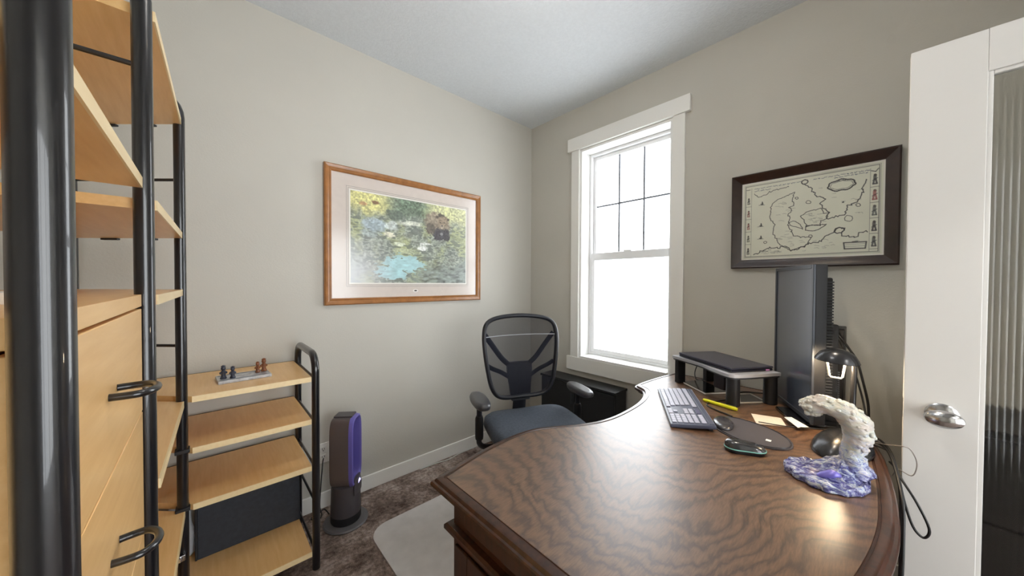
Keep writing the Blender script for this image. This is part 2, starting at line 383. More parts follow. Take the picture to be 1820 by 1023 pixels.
bxo('muntin', (gx+.0075, py0, zs[1]-.006), (gx+.0205, py1, zs[1]+.006), 'mid_grey', us)
bxo('pane', (gx-.014, iy0+.05, wz0+.068), (gx-.010, iy1-.05, 1.504), 'pane_glass', ls)
bxo('sash_lock', (gx-.03, 1.24, 1.562), (gx-.004, 1.30, 1.574), 'vinyl', ls, .003)

# door, standing open beside the desk
DX, DY, DT = 1.61, -.063, .035
dl = .80
dr = bpy.data.objects.new('door_1', None); COL.objects.link(dr); dr.location = (DX+DT/2, DY-dl, 0); ROOTM[dr.name] = T(dr.location)
dr['kind'] = 'structure'; dr['label'] = 'white door with full reeded glass standing open beside the desk'; dr['category'] = 'door'
zt = 2.033; sw = .14
bxo('stile', (DX, DY-sw, .012), (DX+DT, DY, zt), 'door_white', dr, .002); bxo('stile', (DX, DY-dl, .012), (DX+DT, DY-dl+sw, zt), 'door_white', dr, .002)
bxo('rail', (DX, DY-dl+sw, zt-.117), (DX+DT, DY-sw, zt), 'door_white', dr, .001); bxo('rail', (DX, DY-dl+sw, .012), (DX+DT, DY-sw, .25), 'door_white', dr, .001)
bm = bmesh.new()
for lo, hi in (((DX+.006, DY-sw-.010, .25), (DX+.029, DY-sw, zt-.117)), ((DX+.006, DY-dl+sw, .25), (DX+.029, DY-dl+sw+.010, zt-.117)),
               ((DX+.006, DY-dl+sw+.01, zt-.127), (DX+.029, DY-sw-.01, zt-.117)), ((DX+.006, DY-dl+sw+.01, .25), (DX+.029, DY-sw-.01, .26))): cube(bm, lo, hi, .002)
obj('glazing_bead', bm, 'door_white', dr)
bm = bmesh.new(); y0, y1 = DY-dl+sw+.008, DY-sw-.008; nr = 42; out = []
for k in range(nr*8+1):
    y = y0+(y1-y0)*k/(nr*8); out.append((DX+.014-.0022*abs(math.sin(PI*k/8)), y))
ring = out + [(DX+.021, y1), (DX+.021, y0)]
loft(bm, [[(x, y, .252) for x, y in ring], [(x, y, zt-.119) for x, y in ring]]); obj('reeded_pane', bm, 'reeded_glass', dr, smooth=50)
ky, kz = -.137, .934
MK = T((DX, ky, kz)) @ Matrix.Rotation(-PI/2, 4, 'Y')
bm = bmesh.new(); lathe(bm, [(0, 0), (.033, 0), (.033, .004), (.027, .009), (.013, .012), (.011, .03), (0, .03)], 32, MK); kr = obj('knob_rose', bm, 'silver', dr)
bm = bmesh.new(); lathe(bm, [(.010, .028), (.016, .034), (.027, .042), (.031, .052), (.029, .062), (.020, .070), (.008, .073), (0, .0735)], 32, MK @ Matrix.Diagonal((.8, 1.22, 1, 1))); obj('knob', bm, 'silver', dr)
bxo('latch_plate', (DX+.006, DY-.001, kz-.03), (DX+.029, DY+.001, kz+.03), 'silver', dr)
for z in (.25, 1.02, 1.8):
    bm = bmesh.new(); lathe(bm, [(0, -.045), (.006, -.045), (.006, .045), (0, .045)], 10, T((DX-.003, DY-dl-.002, z))); obj('hinge', bm, 'silver', dr)

# semi-flush ceiling lamps: one over the room just above the photograph's upper edge, one added unseen in the hallway for fill light
def ceiling_lamp(name, label, x, y, watts, col):
    L = thing(name, label, 'lamp', (x, y, HC-.001))
    bm = bmesh.new(); lathe(bm, [(0, HC-.001), (.075, HC-.001), (.075, HC-.018), (.02, HC-.03), (.009, HC-.04), (.009, HC-.20), (0, HC-.20)], 28, T((x, y, 0))); obj('ceiling_stem', bm, 'silver', L)
    bm = bmesh.new(); lathe(bm, [(.168, HC-.20), (.165, HC-.235), (.135, HC-.275), (.08, HC-.298), (0, HC-.305)], 36, T((x, y, 0)))
    for f in [f for f in bm.faces if len(f.verts) > 20]: bm.faces.remove(f)
    obj('lamp_bowl', bm, 'dome_glow', L)
    ld = bpy.data.lights.new(name+'_light', 'POINT'); ld.shadow_soft_size = .05; ld.energy = watts; ld.color = col
    lo_ = bpy.data.objects.new(name+'_light', ld); COL.objects.link(lo_); lo_.location = (0, 0, -.235); lo_.parent = L
ceiling_lamp('ceiling_lamp', 'semi-flush ceiling lamp with a frosted bowl over the room', .72, .62, CEIL_LAMP_W, (1, .96, .92))
ceiling_lamp('hall_fill_lamp', 'semi-flush fill lamp with a frosted bowl, added in the unseen hallway', .85, -1.6, HALL_FILL_W, (1, .97, .94))

dn = thing('recessed_downlight', 'recessed ceiling downlight over the desk', 'lamp', (1.62, .20, HC-.001))
bm = bmesh.new(); lathe(bm, [(.062, HC-.001), (.078, HC-.001), (.078, HC-.006), (.060, HC-.009), (.058, HC-.004)], 32, T((1.62, .20, 0)))
for f in [f for f in bm.faces if len(f.verts) > 20]: bm.faces.remove(f)
obj('trim_ring', bm, 'white_trim', dn)
bm = bmesh.new(); lathe(bm, [(0, HC-.002), (.060, HC-.002), (.060, HC-.001), (0, HC-.001)], 32, T((1.62, .20, 0))); obj('lens', bm, 'lamp_glow', dn)
ld = bpy.data.lights.new('downlight', 'SPOT'); ld.energy = DOWN_LAMP_W; ld.spot_size = math.radians(54); ld.spot_blend = 1.0; ld.shadow_soft_size = .05; ld.color = (1, .86, .68)
lo_ = bpy.data.objects.new('downlight', ld); COL.objects.link(lo_); lo_.location = (0, 0, -.012); lo_.parent = dn

# ------------------------------------------------------------------ ladder shelving
def ladder(parent, front, d, depth, ztop, rungs, bend=.085, R=.016, rear_floor=True):
    fx, fy = front; rx, ry = fx+d[0]*depth, fy+d[1]*depth
    pts = [(fx, fy, .001), (fx, fy, (ztop-bend)*.5), (fx, fy, ztop-bend)]
    for k in range(1, 7):
        a = k/6*PI/2; s = bend*(1-math.cos(a)); pts.append((fx+d[0]*s, fy+d[1]*s, ztop-bend+bend*math.sin(a)))
    for k in range(0, 7):
        a = k/6*PI/2; s = depth-bend+bend*math.sin(a); pts.append((fx+d[0]*s, fy+d[1]*s, ztop-bend+bend*math.cos(a)))
    pts += [(rx, ry, (ztop-bend)*.5), (rx, ry, .001)]
    bm = bmesh.new(); tube(bm, pts, R, 16, upv=(-d[1], d[0], 0)); L = obj('ladder_frame', bm, 'black_tube', parent, smooth=60)
    for z in rungs:
        bm = bmesh.new(); tube(bm, [(fx+d[0]*.005, fy+d[1]*.005, z), (rx-d[0]*.005, ry-d[1]*.005, z)], .0055, 8); obj('rung', bm, 'black_tube', L)
    return L
def shelf(parent, out, ztop, th=.022, front=None):
    bm = bmesh.new(); prism(bm, out, ztop-th, ztop); s = obj('shelf', bm, 'beech', parent, smooth=0)
    if front:                                  # pale solid lipping on the front edge
        (ax, ay), (bx, by) = front; dx, dy = bx-ax, by-ay; L = math.hypot(dx, dy); nx, ny = dy/L, -dx/L; t = .0035
        bm = bmesh.new(); prism(bm, [(ax, ay), (bx, by), (bx+nx*t, by+ny*t), (ax+nx*t, ay+ny*t)], ztop-th, ztop); obj('edge_strip', bm, 'beech_edge', s, smooth=0)
    return s
DG = (-.735, .678)
ts = thing('tall_shelving', 'tall black tubular ladder shelving with beech shelves at the left edge', 'shelving', (-.1, 1.06, 0))
ladder(ts, (-.09, .42), (-1, 0), .38, 2.0, (1.775, 1.08, .68, .30))
ladder(ts, (-.097, 1.06), (-1, 0), .38, 2.0, (1.775, 1.08, .68, .30))
ladder(ts, (-.069, 1.727), DG, .40, 2.0, (1.69, 1.083, .30))
U1 = [(-.100, .438), (-.100, 1.042), (-.475, 1.042), (-.475, .438)]
U2 = [(-.0815, 1.078), (-.066, 1.712), (-.375, 2.0), (-.475, 2.0), (-.475, 1.078)]
shelf(ts, U1, 1.537, front=((-.100, 1.042), (-.100, .438))[::-1])
for z in (1.910, 1.498, 1.290, .879, .473, .10): shelf(ts, U2, z, front=((-.0815, 1.078), (-.066, 1.712)))
for z in (1.887, 1.476):
    for k in (.12, .26):
        bm = bmesh.new(); c = Vector((-.069+DG[0]*k, 1.727+DG[1]*k, z)); cube(bm, (-.03, -.012, -.007), (.03, .0, -.0005), .001, 1, T(c+Vector((0, -.02, 0))) @ RZ(math.atan2(DG[1], DG[0]))); obj('shelf_clip', bm, 'black_plastic', ts)
for k in (.13, .22):
    bm = bmesh.new(); cube(bm, (-.025, -.012, -.007), (.025, .0, -.0005), .001, 1, T((-.1-k, 1.04, 1.515))); obj('shelf_clip', bm, 'black_plastic', ts)
for z in (.700, .484):      # dark end clips on the corner pole
    bm = bmesh.new(); cube(bm, (-.02, -.02, -.014), (.02, .02, .0), .002, 1, T((-.069, 1.727, z))); obj('pole_clip', bm, 'black_plastic', ts)
bk = bxo('pole_clamp', (-.115, 1.690, .30), (-.062, 1.711, .322), 'silver', ts, .003)
bm = bmesh.new(); lathe(bm, [(0, 0), (.008, 0), (.008, .006), (0, .007)], 14, T((-.078, 1.690, .311)) @ Matrix.Rotation(PI/2, 4, 'X')); obj('bolt', bm, 'chrome', bk)
bm = bmesh.new(); lathe(bm, [(0, .322), (.009, .322), (.009, .34), (.012, .342), (.012, .352), (0, .354)], 14, T((-.108, 1.70, 0))); obj('thumb_nut', bm, 'chrome', bk)

# drawer cabinet carried between the two nearer ladders
dc = thing('drawer_cabinet', 'beech drawer cabinet with black bow handles between two black poles', 'drawer cabinet', (-.29, .74, .085))
cx0, cx1 = -.475, -.100
bxo('top_board', (cx0, .440, 1.267), (cx1, 1.040, 1.292), 'beech', dc, .001)
for y in (.440, 1.024): bxo('side_panel', (cx0, y, .085), (cx1-.018, y+.016, 1.267), 'beech', dc)
bxo('back_panel', (cx0, .456, .085), (cx0+.012, 1.024, 1.267), 'beech', dc); bxo('bottom_board', (cx0+.012, .456, .085), (cx1-.02, 1.024, .103), 'beech', dc)
zed = [1.264, 1.048, .800, .555, .320, .090]
for za, zb in zip(zed, zed[1:]):
    d = bxo('drawer', (cx1-.018, .443, zb+.0015), (cx1, 1.037, za-.0015), 'beech', dc, .001, 1)
    zc = (za+zb)/2+.003; pts = [(cx1, .712, zc)]
    for k in range(0, 9):
        a = PI*k/8; pts.append((cx1+.014+.030*math.sin(a)**.8, .742-.034*math.cos(a)*(1 if True else 0), zc))
    pts.append((cx1, .772, zc)); pts[1] = (cx1+.014, .710, zc); pts[-2] = (cx1+.014, .774, zc)
    bm = bmesh.new(); tube(bm, crom(pts, 4), .0052, 10); obj('handle', bm, 'black_tube', d, smooth=70)

ss = thing('low_shelving', 'low beech and black tube shelf unit under the left wall', 'shelving', (.15, 1.93, 0))
ladder(ss, (.366, 1.727), (0, 1), .395, .985, (.877, .676, .465, .30, .07), bend=.075)
S2 = [(-.042, 1.722), (.348, 1.722), (.348, 2.135), (-.42, 2.135), (-.39, 2.068)]
for z in (.890, .697, .484, .090):
    s = shelf(ss, S2, z, front=((.348, 1.722), (-.042, 1.722))[::-1])
    bm = bmesh.new(); tube(bm, [(-.42, 2.139, z-.004), (.35, 2.139, z-.004)], .005, 8); obj('back_rail', bm, 'black_tube', s)

# things on the shelves
def figurine(name, x, y, z, mat, label, h=.055, rz=0):
    bm = bmesh.new(); k = h/.055
    lathe(bm, [(0, 0), (.0105, 0), (.0115, .004), (.009, .009), (.0075, .013), (.0085, .022), (.0095, .030), (.006, .034), (.0055, .036), (.0078, .040), (.0085, .045), (.0065, .050), (.009, .052), (.004, .056), (0, .057)], 14, T((x, y, z)) @ Matrix.Diagonal((k, k, k, 1)))
    cube(bm, (-.013*k, -.004*k, .020*k), (.013*k, .005*k, .029*k), .002*k, 1, T((x, y, z)) @ RZ(rz))
    return single(name, bm, mat, label, 'figurine', 'small figures on the marble slab')
sl = thing('marble_slab', 'grey veined marble slab on the top of the low shelf unit', 'ornament', (.122, 1.905, .890))
bm = bmesh.new(); cube(bm, (-.092, -.062, 0), (.092, .062, .013), .002, 2, RZ(.06)); obj('slab', bm, 'marble', sl, local=True)
for k in (-1, 1):
    bm = bmesh.new(); cube(bm, (-.085, k*.045-.003, .013), (.085, k*.045+.003, .0145), .0005, 1, RZ(.06)); obj('inlay', bm, 'mid_grey', sl, local=True)
zt_ = .9036
figurine('figurine', .052, 1.885, zt_, 'piece_dark', 'dark grey figure at the left end of the marble slab', .056, .3)
figurine('figurine', .082, 1.872, zt_, 'piece_dark', 'dark grey figure nearest the front of the marble slab', .050, .1)
figurine('figurine', .172, 1.915, zt_, 'piece_brown', 'shorter brown figure toward the right of the marble slab', .048, .4)
figurine('figurine', .196, 1.925, zt_, 'piece_brown', 'taller brown figure at the right end of the marble slab', .058, .2)
pf = thing('portfolio_case', 'dark textured portfolio case standing on the bottom shelf', 'case', (.155, 2.0, .091))
MP = T((.158, 2.002, .0905)) @ Matrix.Rotation(math.radians(-6), 4, 'X')
bm = bmesh.new(); cube(bm, (-.195, 0, 0), (.195, .022, .335), .004, 2, MP); obj('cover', bm, 'leather', pf)
bm = bmesh.new(); cube(bm, (-.203, -.003, .0), (-.194, .026, .338), .003, 2, MP); obj('spine', bm, 'black_plastic', pf)
bm = bmesh.new()
rings = []
for k, (r, z) in enumerate([(.035, 0), (.045, .02), (.040, .06), (.046, .11), (.038, .16), (.042, .21), (.028, .25), (.012, .27)]):
    rings.append([(-.092+r*(1+.18*math.sin(3*a+k))*math.cos(a), 2.06+r*.75*(1+.2*math.sin(5*a+2*k))*math.sin(a), .091+z) for a in [2*PI*j/16 for j in range(16)]])
loft(bm, rings); single('plastic_bag', bm, 'plastic_bag', 'crumpled pale plastic bag beside the dark portfolio case', 'bag', smooth=60)
orn = thing('crystal_ornament', 'small silvery faceted ornament on a white plinth above the drawers', 'ornament', (-.235, .72, 1.292))
bxo('plinth', (-.285, .68, 1.292), (-.172, .77, 1.306), 'paper_white', orn, .001)
for i in range(9):
    bm = bmesh.new(); a = i*2.4; r = .012+.022*(i/9); bmesh.ops.create_icosphere(bm, subdivisions=1, radius=.012+.004*random.random(), matrix=T((-.200-r*abs(math.cos(a))*1.5, .72+r*math.sin(a), 1.318+.012*(i % 4))))
    obj('facet', bm, 'sparkle', orn, smooth=0)

# wall outlet, fan
ot = thing('wall_outlet', 'white double power outlet behind the tower fan', 'outlet', (.4975, YA-.003, .32))
bm = bmesh.new(); cube(bm, (.462, YA-.006, .262), (.533, YA, .379), .003, 2); obj('cover_plate', bm, 'outlet_white', ot)
for z in (.298, .343):
    s = bxo('socket', (.482, YA-.009, z-.015), (.513, YA-.006, z+.015), 'outlet_white', ot, .003)
    for dx in (-.006, .006): bxo('slot', (.4975+dx-.0012, YA-.0096, z-.002), (.4975+dx+.0012, YA-.0088, z+.008), 'slot_dark', s)
    bxo('slot', (.495, YA-.0096, z-.010), (.500, YA-.0088, z-.005), 'slot_dark', s)

FA = math.radians(-36.5); FP = (.562, 1.965, 0)
fn = thing('tower_fan', 'grey bladeless tower fan with a glowing violet front beside the low shelf', 'fan', FP, FA)
bm = bmesh.new(); lathe(bm, [(0, .002), (.112, .002), (.114, .006), (.108, .012), (.085, .014), (0, .014)], 36); obj('foot', bm, 'fan_foot', fn, local=True)
bm = bmesh.new()
def ell(rx, ry, z, n=32, ox=0): return [(ox+rx*math.cos(2*PI*j/n), ry*math.sin(2*PI*j/n), z) for j in range(n)]
loft(bm, [ell(.073, .073, .014), ell(.076, .076, .02), ell(.077, .077, .055)]); obj('base_ring', bm, 'black_plastic', fn, local=True, smooth=50)
bm = bmesh.new(); loft(bm, [ell(.0755, .0755, .056), ell(.076, .076, .09), ell(.074, .075, .15), ell(.073, .075, .20), ell(.070, .073, .216), ell(.05, .06, .224)]); obj('body', bm, 'fan_dark', fn, local=True, smooth=50)
def race(hw, z0, z1, n=48):
    pts = []; 
    for j in range(n):
        a = 2*PI*j/n; c, s = math.cos(a), math.sin(a)
        e = .55; cy = math.copysign(abs(c)**e, c)*hw; r = hw
        zc = (z0+z1)/2; hh = (z1-z0)/2
        pts.append((cy, zc + math.copysign(abs(s)**(.38), s)*hh))
    return pts
ro = race(.076, .205, .588); rb = race(.070, .212, .580); ri = race(.050, .235, .560); rm = race(.062, .222, .572)
bm = bmesh.new()
secs = [(ro, .040), (ro, -.035), (rb, -.058), (ri, -.058), (rm, .036)]
R_ = [[bm.verts.new((x, y, z)) for y, z in pr] for pr, x in secs]
for a in range(len(R_)-1):
    for j in range(48): bm.faces.new((R_[a][j], R_[a][(j+1) % 48], R_[a+1][(j+1) % 48], R_[a+1][j]))
hp = obj('hoop', bm, 'fan_grey', fn, local=True, smooth=35)
bm = bmesh.new()
secs = [(race(.0755, .2055, .5875), .0405), (race(.073, .209, .585), .058), (race(.066, .218, .576), .062), (race(.058, .226, .568), .050), (race(.054, .231, .563), .0)]
R_ = [[bm.verts.new((x, y, z)) for y, z in pr] for pr, x in secs]
for a in range(len(R_)-1):
    for j in range(48): bm.faces.new((R_[a][j], R_[a][(j+1) % 48], R_[a+1][(j+1) % 48], R_[a+1][j]))
obj('front_rim', bm, 'fan_blue', fn, local=True, smooth=40)
bm = bmesh.new(); cube(bm, (-.05, -.035, .585), (.045, .035, .594), .003, 2); obj('top_cap', bm, 'fan_dark', fn, local=True)
bm = bmesh.new(); lathe(bm, [(0, 0), (.024, 0), (.024, .004), (.020, .007), (0, .008)], 24, T((.066, 0, .205)) @ Matrix.Rotation(PI/2, 4, 'Y') @ Matrix.Diagonal((1.35, 1, 1, 1))); obj('display', bm, 'fan_led', fn, local=True)
bm = bmesh.new(); loft(bm, [ell(.012, .05, .165, ox=.062), ell(.014, .052, .20, ox=.062), ell(.010, .04, .245, ox=.060)]); obj('display_hood', bm, 'fan_dark', fn, local=True, smooth=50)
bm = bmesh.new(); tube(bm, crom([(.492, 2.02, .04), (.475, 2.06, .055), (.455, 2.09, .02), (.45, 2.12, .006), (.42, 2.10, .006), (.44, 2.06, .006), (.47, 2.085, .012), (.47, 2.13, .05), (.492, YA-.012, .25), (.4975, YA-.012, .29)], 6), .003, 8)
single('fan_power_cord', bm, 'cable', 'dark power cord coiled behind the tower fan', 'cord', smooth=60)
bm = bmesh.new(); tube(bm, crom([(1.10, 2.150, .005), (1.22, 2.146, .005), (1.33, 2.13, .005), (1.42, 2.146, .006), (1.55, 2.150, .005), (1.75, 2.148, .005), (2.0, 2.12, .005)], 6), .0035, 8)
single('floor_cord', bm, 'cable_white', 'pale cord lying along the baseboard behind the chair', 'cord', smooth=60)

# ------------------------------------------------------------------ chair mat and desk
bm = bmesh.new(); out = []
for (cx, cy, a0) in ((.72, 1.70, PI/2), (.72, .93, PI), (1.80, .93, 1.5*PI), (1.80, 1.70, 0)):
    out += [(cx+.10*math.cos(a0+PI/2*k/8), cy+.10*math.sin(a0+PI/2*k/8)) for k in range(9)]
prism(bm, out, .001, .007, bev=.0015); single('chair_mat', bm, 'mat_grey', 'grey plastic chair mat on the carpet under the desk chair', 'mat')

ZD = .76
inner = [(.471, .857), (.60, .886), (.72, .905), (.84, .910), (.93, .898), (1.0, .866), (1.06, .828), (1.12, .795), (1.19, .769), (1.284, .755), (1.43, .756), (1.55, .770), (1.645, .798), (1.70, .832), (1.722, .868), (1.745, .895), (1.80, .903), (1.95, .893), (2.06, .878), (2.185, .855)]
outer = [(2.185, .085), (2.02, .045), (1.87, .010), (1.726, -.014), (1.607, -.030), (1.42, -.043), (1.283, -.047), (1.141, -.045), (.993, -.029), (.82, .004), (.65, .048), (.476, .105)]
ci = [(v.x, v.y) for v in crom([(x, y, 0) for x, y in inner], 4)]; co_ = [(v.x, v.y) for v in crom([(x, y, 0) for x, y in outer], 4)]
OUT = (ci+co_)[::-1]       # counter-clockwise
def offset(P, d):
    n = len(P); R = []
    for i in range(n):
        a, b, c = Vector(P[i-1]), Vector(P[i]), Vector(P[(i+1) % n])
        n1 = Vector((-(b-a).y, (b-a).x)).normalized(); n2 = Vector((-(c-b).y, (c-b).x)).normalized()
        m = (n1+n2); m = m/max(.25, m.length_squared)*2
        R.append((b.x+m.x*d, b.y+m.y*d))
    return R
area = sum(OUT[i-1][0]*OUT[i][1]-OUT[i][0]*OUT[i-1][1] for i in range(len(OUT)))
if area < 0: OUT = OUT[::-1]
dk = thing('executive_desk', 'dark oak executive desk with bowed front and curved kneehole edge', 'desk', (1.33, .43, 0))
bm = bmesh.new(); loft(bm, [[(x, y, z) for x, y in offset(OUT, d)] for d, z in ((.036, ZD-.030), (.036, ZD-.0008), (.038, ZD))]); obj('desktop', bm, 'oak_top', dk, smooth=30)
bm = bmesh.new()
prof = [(.037, ZD-.040), (.020, ZD-.039), (.014, ZD-.032), (.006, ZD-.027), (0, ZD-.022), (0, ZD-.014), (.003, ZD-.011), (.009, ZD-.0105), (.010, ZD-.008), (.013, ZD-.003), (.018, ZD-.0005), (.0295, ZD), (.0305, ZD-.0022), (.035, ZD-.0022), (.0358, ZD-.0005)]
loft(bm, [[(x, y, z) for x, y in offset(OUT, d)] for d, z in prof], caps=False); obj('edge_moulding', bm, 'oak_body', dk, smooth=30)
# pedestals, frieze and modesty panel
def ped(x0, x1, tag):
    y0, y1 = .15, .79
    p_ = bxo('pedestal', (x0, y0, .07), (x1, y1, .722), 'oak_body', dk, .002)
    bxo('plinth', (x0-.012, y0-.01, 0), (x1+.012, y1+.012, .07), 'oak_body', p_, .006)
    bm = bmesh.new(); o_ = [(x0, y0), (x1, y0), (x1, y1), (x0, y1)]
    loft(bm, [[(x, y, z) for x, y in offset(o_, d)] for d, z in ((.0, .618), (-.010, .622), (-.020, .632), (-.020, .642), (-.014, .648), (0, .650))], caps=False); obj('waist_moulding', bm, 'oak_body', p_, smooth=30)
    for xs, sgn in ((x0, -1), (x1, 1)):
        bm = bmesh.new()
        a = sorted((xs, xs+sgn*.008))
        for lo, hi in (((.21, .672), (.73, .708)),): cube(bm, (a[0], lo[0], lo[1]), (a[1], hi[0], hi[1]), .003)
        obj('frieze_panel', bm, 'oak_body', p_)
        bm = bmesh.new()
        for lo, hi in (((.165, .10), (.225, .60)), ((.715, .10), (.775, .60)), ((.225, .10), (.715, .16)), ((.225, .54), (.715, .60))): cube(bm, (a[0], lo[0], lo[1]), (a[1], hi[0], hi[1]), .003)
        obj('panel_frame', bm, 'oak_body', p_)
        bm = bmesh.new(); b2 = sorted((xs, xs+sgn*.006)); cube(bm, (b2[0], .26, .195), (b2[1], .68, .505), .003); obj('raised_panel', bm, 'oak_body', p_)
ped(.507, .945, 0); ped(1.735, 2.15, 1)
bm = bmesh.new(); po = [p_ for p_ in co_ if .62 < p_[0] < 2.05]; pin = [(x, y+.045) for x, y in po]; pin2 = [(x, y+.065) for x, y in po][::-1]
prism(bm, pin+pin2, .06, .721); obj('front_panel', bm, 'oak_body', dk, smooth=30)
bm = bmesh.new(); prism(bm, [(x, y+.030) for x, y in po]+[(x, y+.046) for x, y in po][::-1], .616, .648); obj('front_moulding', bm, 'oak_body', dk, smooth=30)
bxo('pencil_drawer', (.945, .62, .65), (1.735, .74, .721), 'oak_body', dk, .003)

# ------------------------------------------------------------------ office chair
CH = thing('office_chair', 'black mesh-back office chair with padded arms behind the desk', 'office chair', (1.40, 1.325, .007), math.radians(-23))
def by(x, z): return .225 + .07*((z-.6)/.5) - .9*x*x
loop = [(0, .588), (.10, .590), (.165, .612), (.205, .67), (.226, .76), (.243, .88), (.247, .985), (.225, 1.055), (.15, 1.087), (0, 1.098)]
loop = loop + [(-x, z) for x, z in loop[-2:0:-1]]
lp = [(v.x, v.y) for v in crom([(x, z, 0) for x, z in loop], 5, True)]
bm = bmesh.new(); tube(bm, [(x, by(x, z), z) for x, z in lp], .0135, 10, closed=True, flat=1.25, upv=(0, 1, 0)); obj('back_frame', bm, 'chair_plastic', CH, local=True, smooth=60)
bm = bmesh.new(); cxz = (0, .86); rings = []
for s in (1, .85, .7, .55, .4, .25, .1):
    rings.append([(x*s, by(x*s, cxz[1]+(z-cxz[1])*s)-.002, cxz[1]+(z-cxz[1])*s) for x, z in lp])
R_ = [[bm.verts.new(p_) for p_ in r] for r in rings]; n = len(R_[0])
for a in range(len(R_)-1):
    for j in range(n): bm.faces.new((R_[a][j], R_[a][(j+1) % n], R_[a+1][(j+1) % n], R_[a+1][j]))
bm.faces.new(R_[-1]); obj('back_mesh', bm, 'chair_mesh', CH, local=True, smooth=60)
bm = bmesh.new()
rings = []
for z, w in ((.56, .060), (.60, .068), (.66, .074), (.71, .082), (.75, .086), (.785, .085), (.80, .078)):
    rings.append([(-w, by(w, z)+.010, z), (0, by(0, z)+.006, z), (w, by(w, z)+.010, z), (w, by(w, z)+.028, z), (0, by(0, z)+.03, z), (-w, by(w, z)+.028, z)])
loft(bm, rings); obj('lumbar_plate', bm, 'chair_plastic', CH, local=True, smooth=45)
for s in (-1, 1):
    for pts, r in (([(.07, .785), (.12, .83), (.18, .91), (.236, .985)], .017), ([(.075, .71), (.13, .745), (.19, .775), (.228, .80)], .014)):
        bm = bmesh.new(); tube(bm, [(s*x, by(x, z)+.016, z) for x, z in [(v.x, v.y) for v in crom([(a, b, 0) for a, b in pts], 4)]], r, 8, flat=.5, upv=(0, 1, 0)); obj('back_strut', bm, 'chair_plastic', CH, local=True, smooth=60)
bm = bmesh.new(); tube(bm, [(x, by(x, .975)-.008, .975) for x in np.linspace(-.235, .235, 15)], .003, 6); obj('mesh_seam', bm, 'riser_grey', CH, local=True)
bm = bmesh.new(); tube(bm, crom([(0, .05, .385), (0, .20, .39), (0, .262, .45), (0, .250, .58), (0, .262, .66)], 5), .045, 10, flat=.32, upv=(0, 1, .3)); obj('back_post', bm, 'chair_plastic', CH, local=True, smooth=60)
def sup(a, b, z, e=.55, n=40, ox=0, oy=0, f=None):
    out = []
    for j in range(n):
        t = 2*PI*j/n; c, s = math.cos(t), math.sin(t); x = ox+a*math.copysign(abs(c)**e, c); y = oy+b*math.copysign(abs(s)**e, s)
        out.append((x, y, z+(f(x, y) if f else 0)))
    return out
fz = lambda x, y: -.03*max(0, (-y-.12)/.12)**2 + .018*(abs(x)/.25)**2
bm = bmesh.new(); loft(bm, [sup(.22, .21, .395), sup(.262, .242, .420, f=fz), sup(.280, .256, .455, f=fz), sup(.276, .252, .486, f=fz), sup(.252, .228, .508, f=fz), sup(.19, .175, .518, f=fz), sup(.10, .09, .516, f=fz), sup(.03, .03, .514)]); obj('seat', bm, 'chair_fabric', CH, local=True, smooth=70)
bm = bmesh.new(); cube(bm, (-.12, -.12, .355), (.12, .12, .395), .012); obj('seat_mechanism', bm, 'black_plastic', CH, local=True)
for s in (-1, 1):
    ar = None
    bm = bmesh.new(); tube(bm, crom([(s*.12, .06, .378), (s*.26, .06, .376), (s*.312, .06, .40), (s*.316, .06, .46), (s*.316, .06, .63)], 5), [.016]*20+[.015], 10, flat=1.4) if False else tube(bm, crom([(s*.12, .06, .378), (s*.26, .06, .376), (s*.312, .06, .40), (s*.316, .06, .46), (s*.316, .06, .63)], 5), .0155, 10, flat=1.0)
    ar = obj('arm_post', bm, 'chair_plastic', CH, local=True, smooth=60)
    bm = bmesh.new(); lathe(bm, [(0, .43), (.022, .43), (.024, .445), (.024, .545), (.019, .56), (0, .56)], 14, T((s*.316, .06, 0))); obj('arm_sleeve', bm, 'black_plastic', ar, local=True)
    bm = bmesh.new(); loft(bm, [sup(.036, .10, .628, .8, 28, s*.318, .045), sup(.045, .125, .640, .8, 28, s*.318, .04), sup(.048, .13, .655, .8, 28, s*.318, .04), sup(.042, .122, .668, .8, 28, s*.318, .04), sup(.026, .10, .672, .8, 28, s*.318, .04)]); obj('arm_pad', bm, 'arm_pad', CH, local=True, smooth=60)
bm = bmesh.new(); lathe(bm, [(0, .09), (.028, .09), (.028, .25), (.018, .252), (.018, .36), (0, .36)], 18); obj('gas_lift', bm, 'black_plastic', CH, local=True)
for k in range(5):
    a = 2*PI*k/5+.3; c, s = math.cos(a), math.sin(a)
    bm = bmesh.new(); tube(bm, [(c*.02, s*.02, .115), (c*.12, s*.12, .108), (c*.29, s*.29, .078)], [.030, .024, .016], 10, flat=.8); lg = obj('base_leg', bm, 'black_plastic', CH, local=True, smooth=60)
    for sd in (-1, 1):
        bm = bmesh.new(); lathe(bm, [(0, -.008), (.022, -.008), (.026, -.004), (.026, .004), (.022, .008), (0, .008)], 18, T((c*.29-s*sd*.013, s*.29+c*sd*.013, .0265)) @ RZ(a) @ Matrix.Rotation(PI/2, 4, 'X')); obj('caster_wheel', bm, 'dark_grey', lg, local=True)
    bm = bmesh.new(); cube(bm, (-.010, -.005, .02), (.010, .005, .075), .002, 1, T((c*.29, s*.29, 0)) @ RZ(a)); obj('caster_fork', bm, 'black_plastic', lg, local=True)

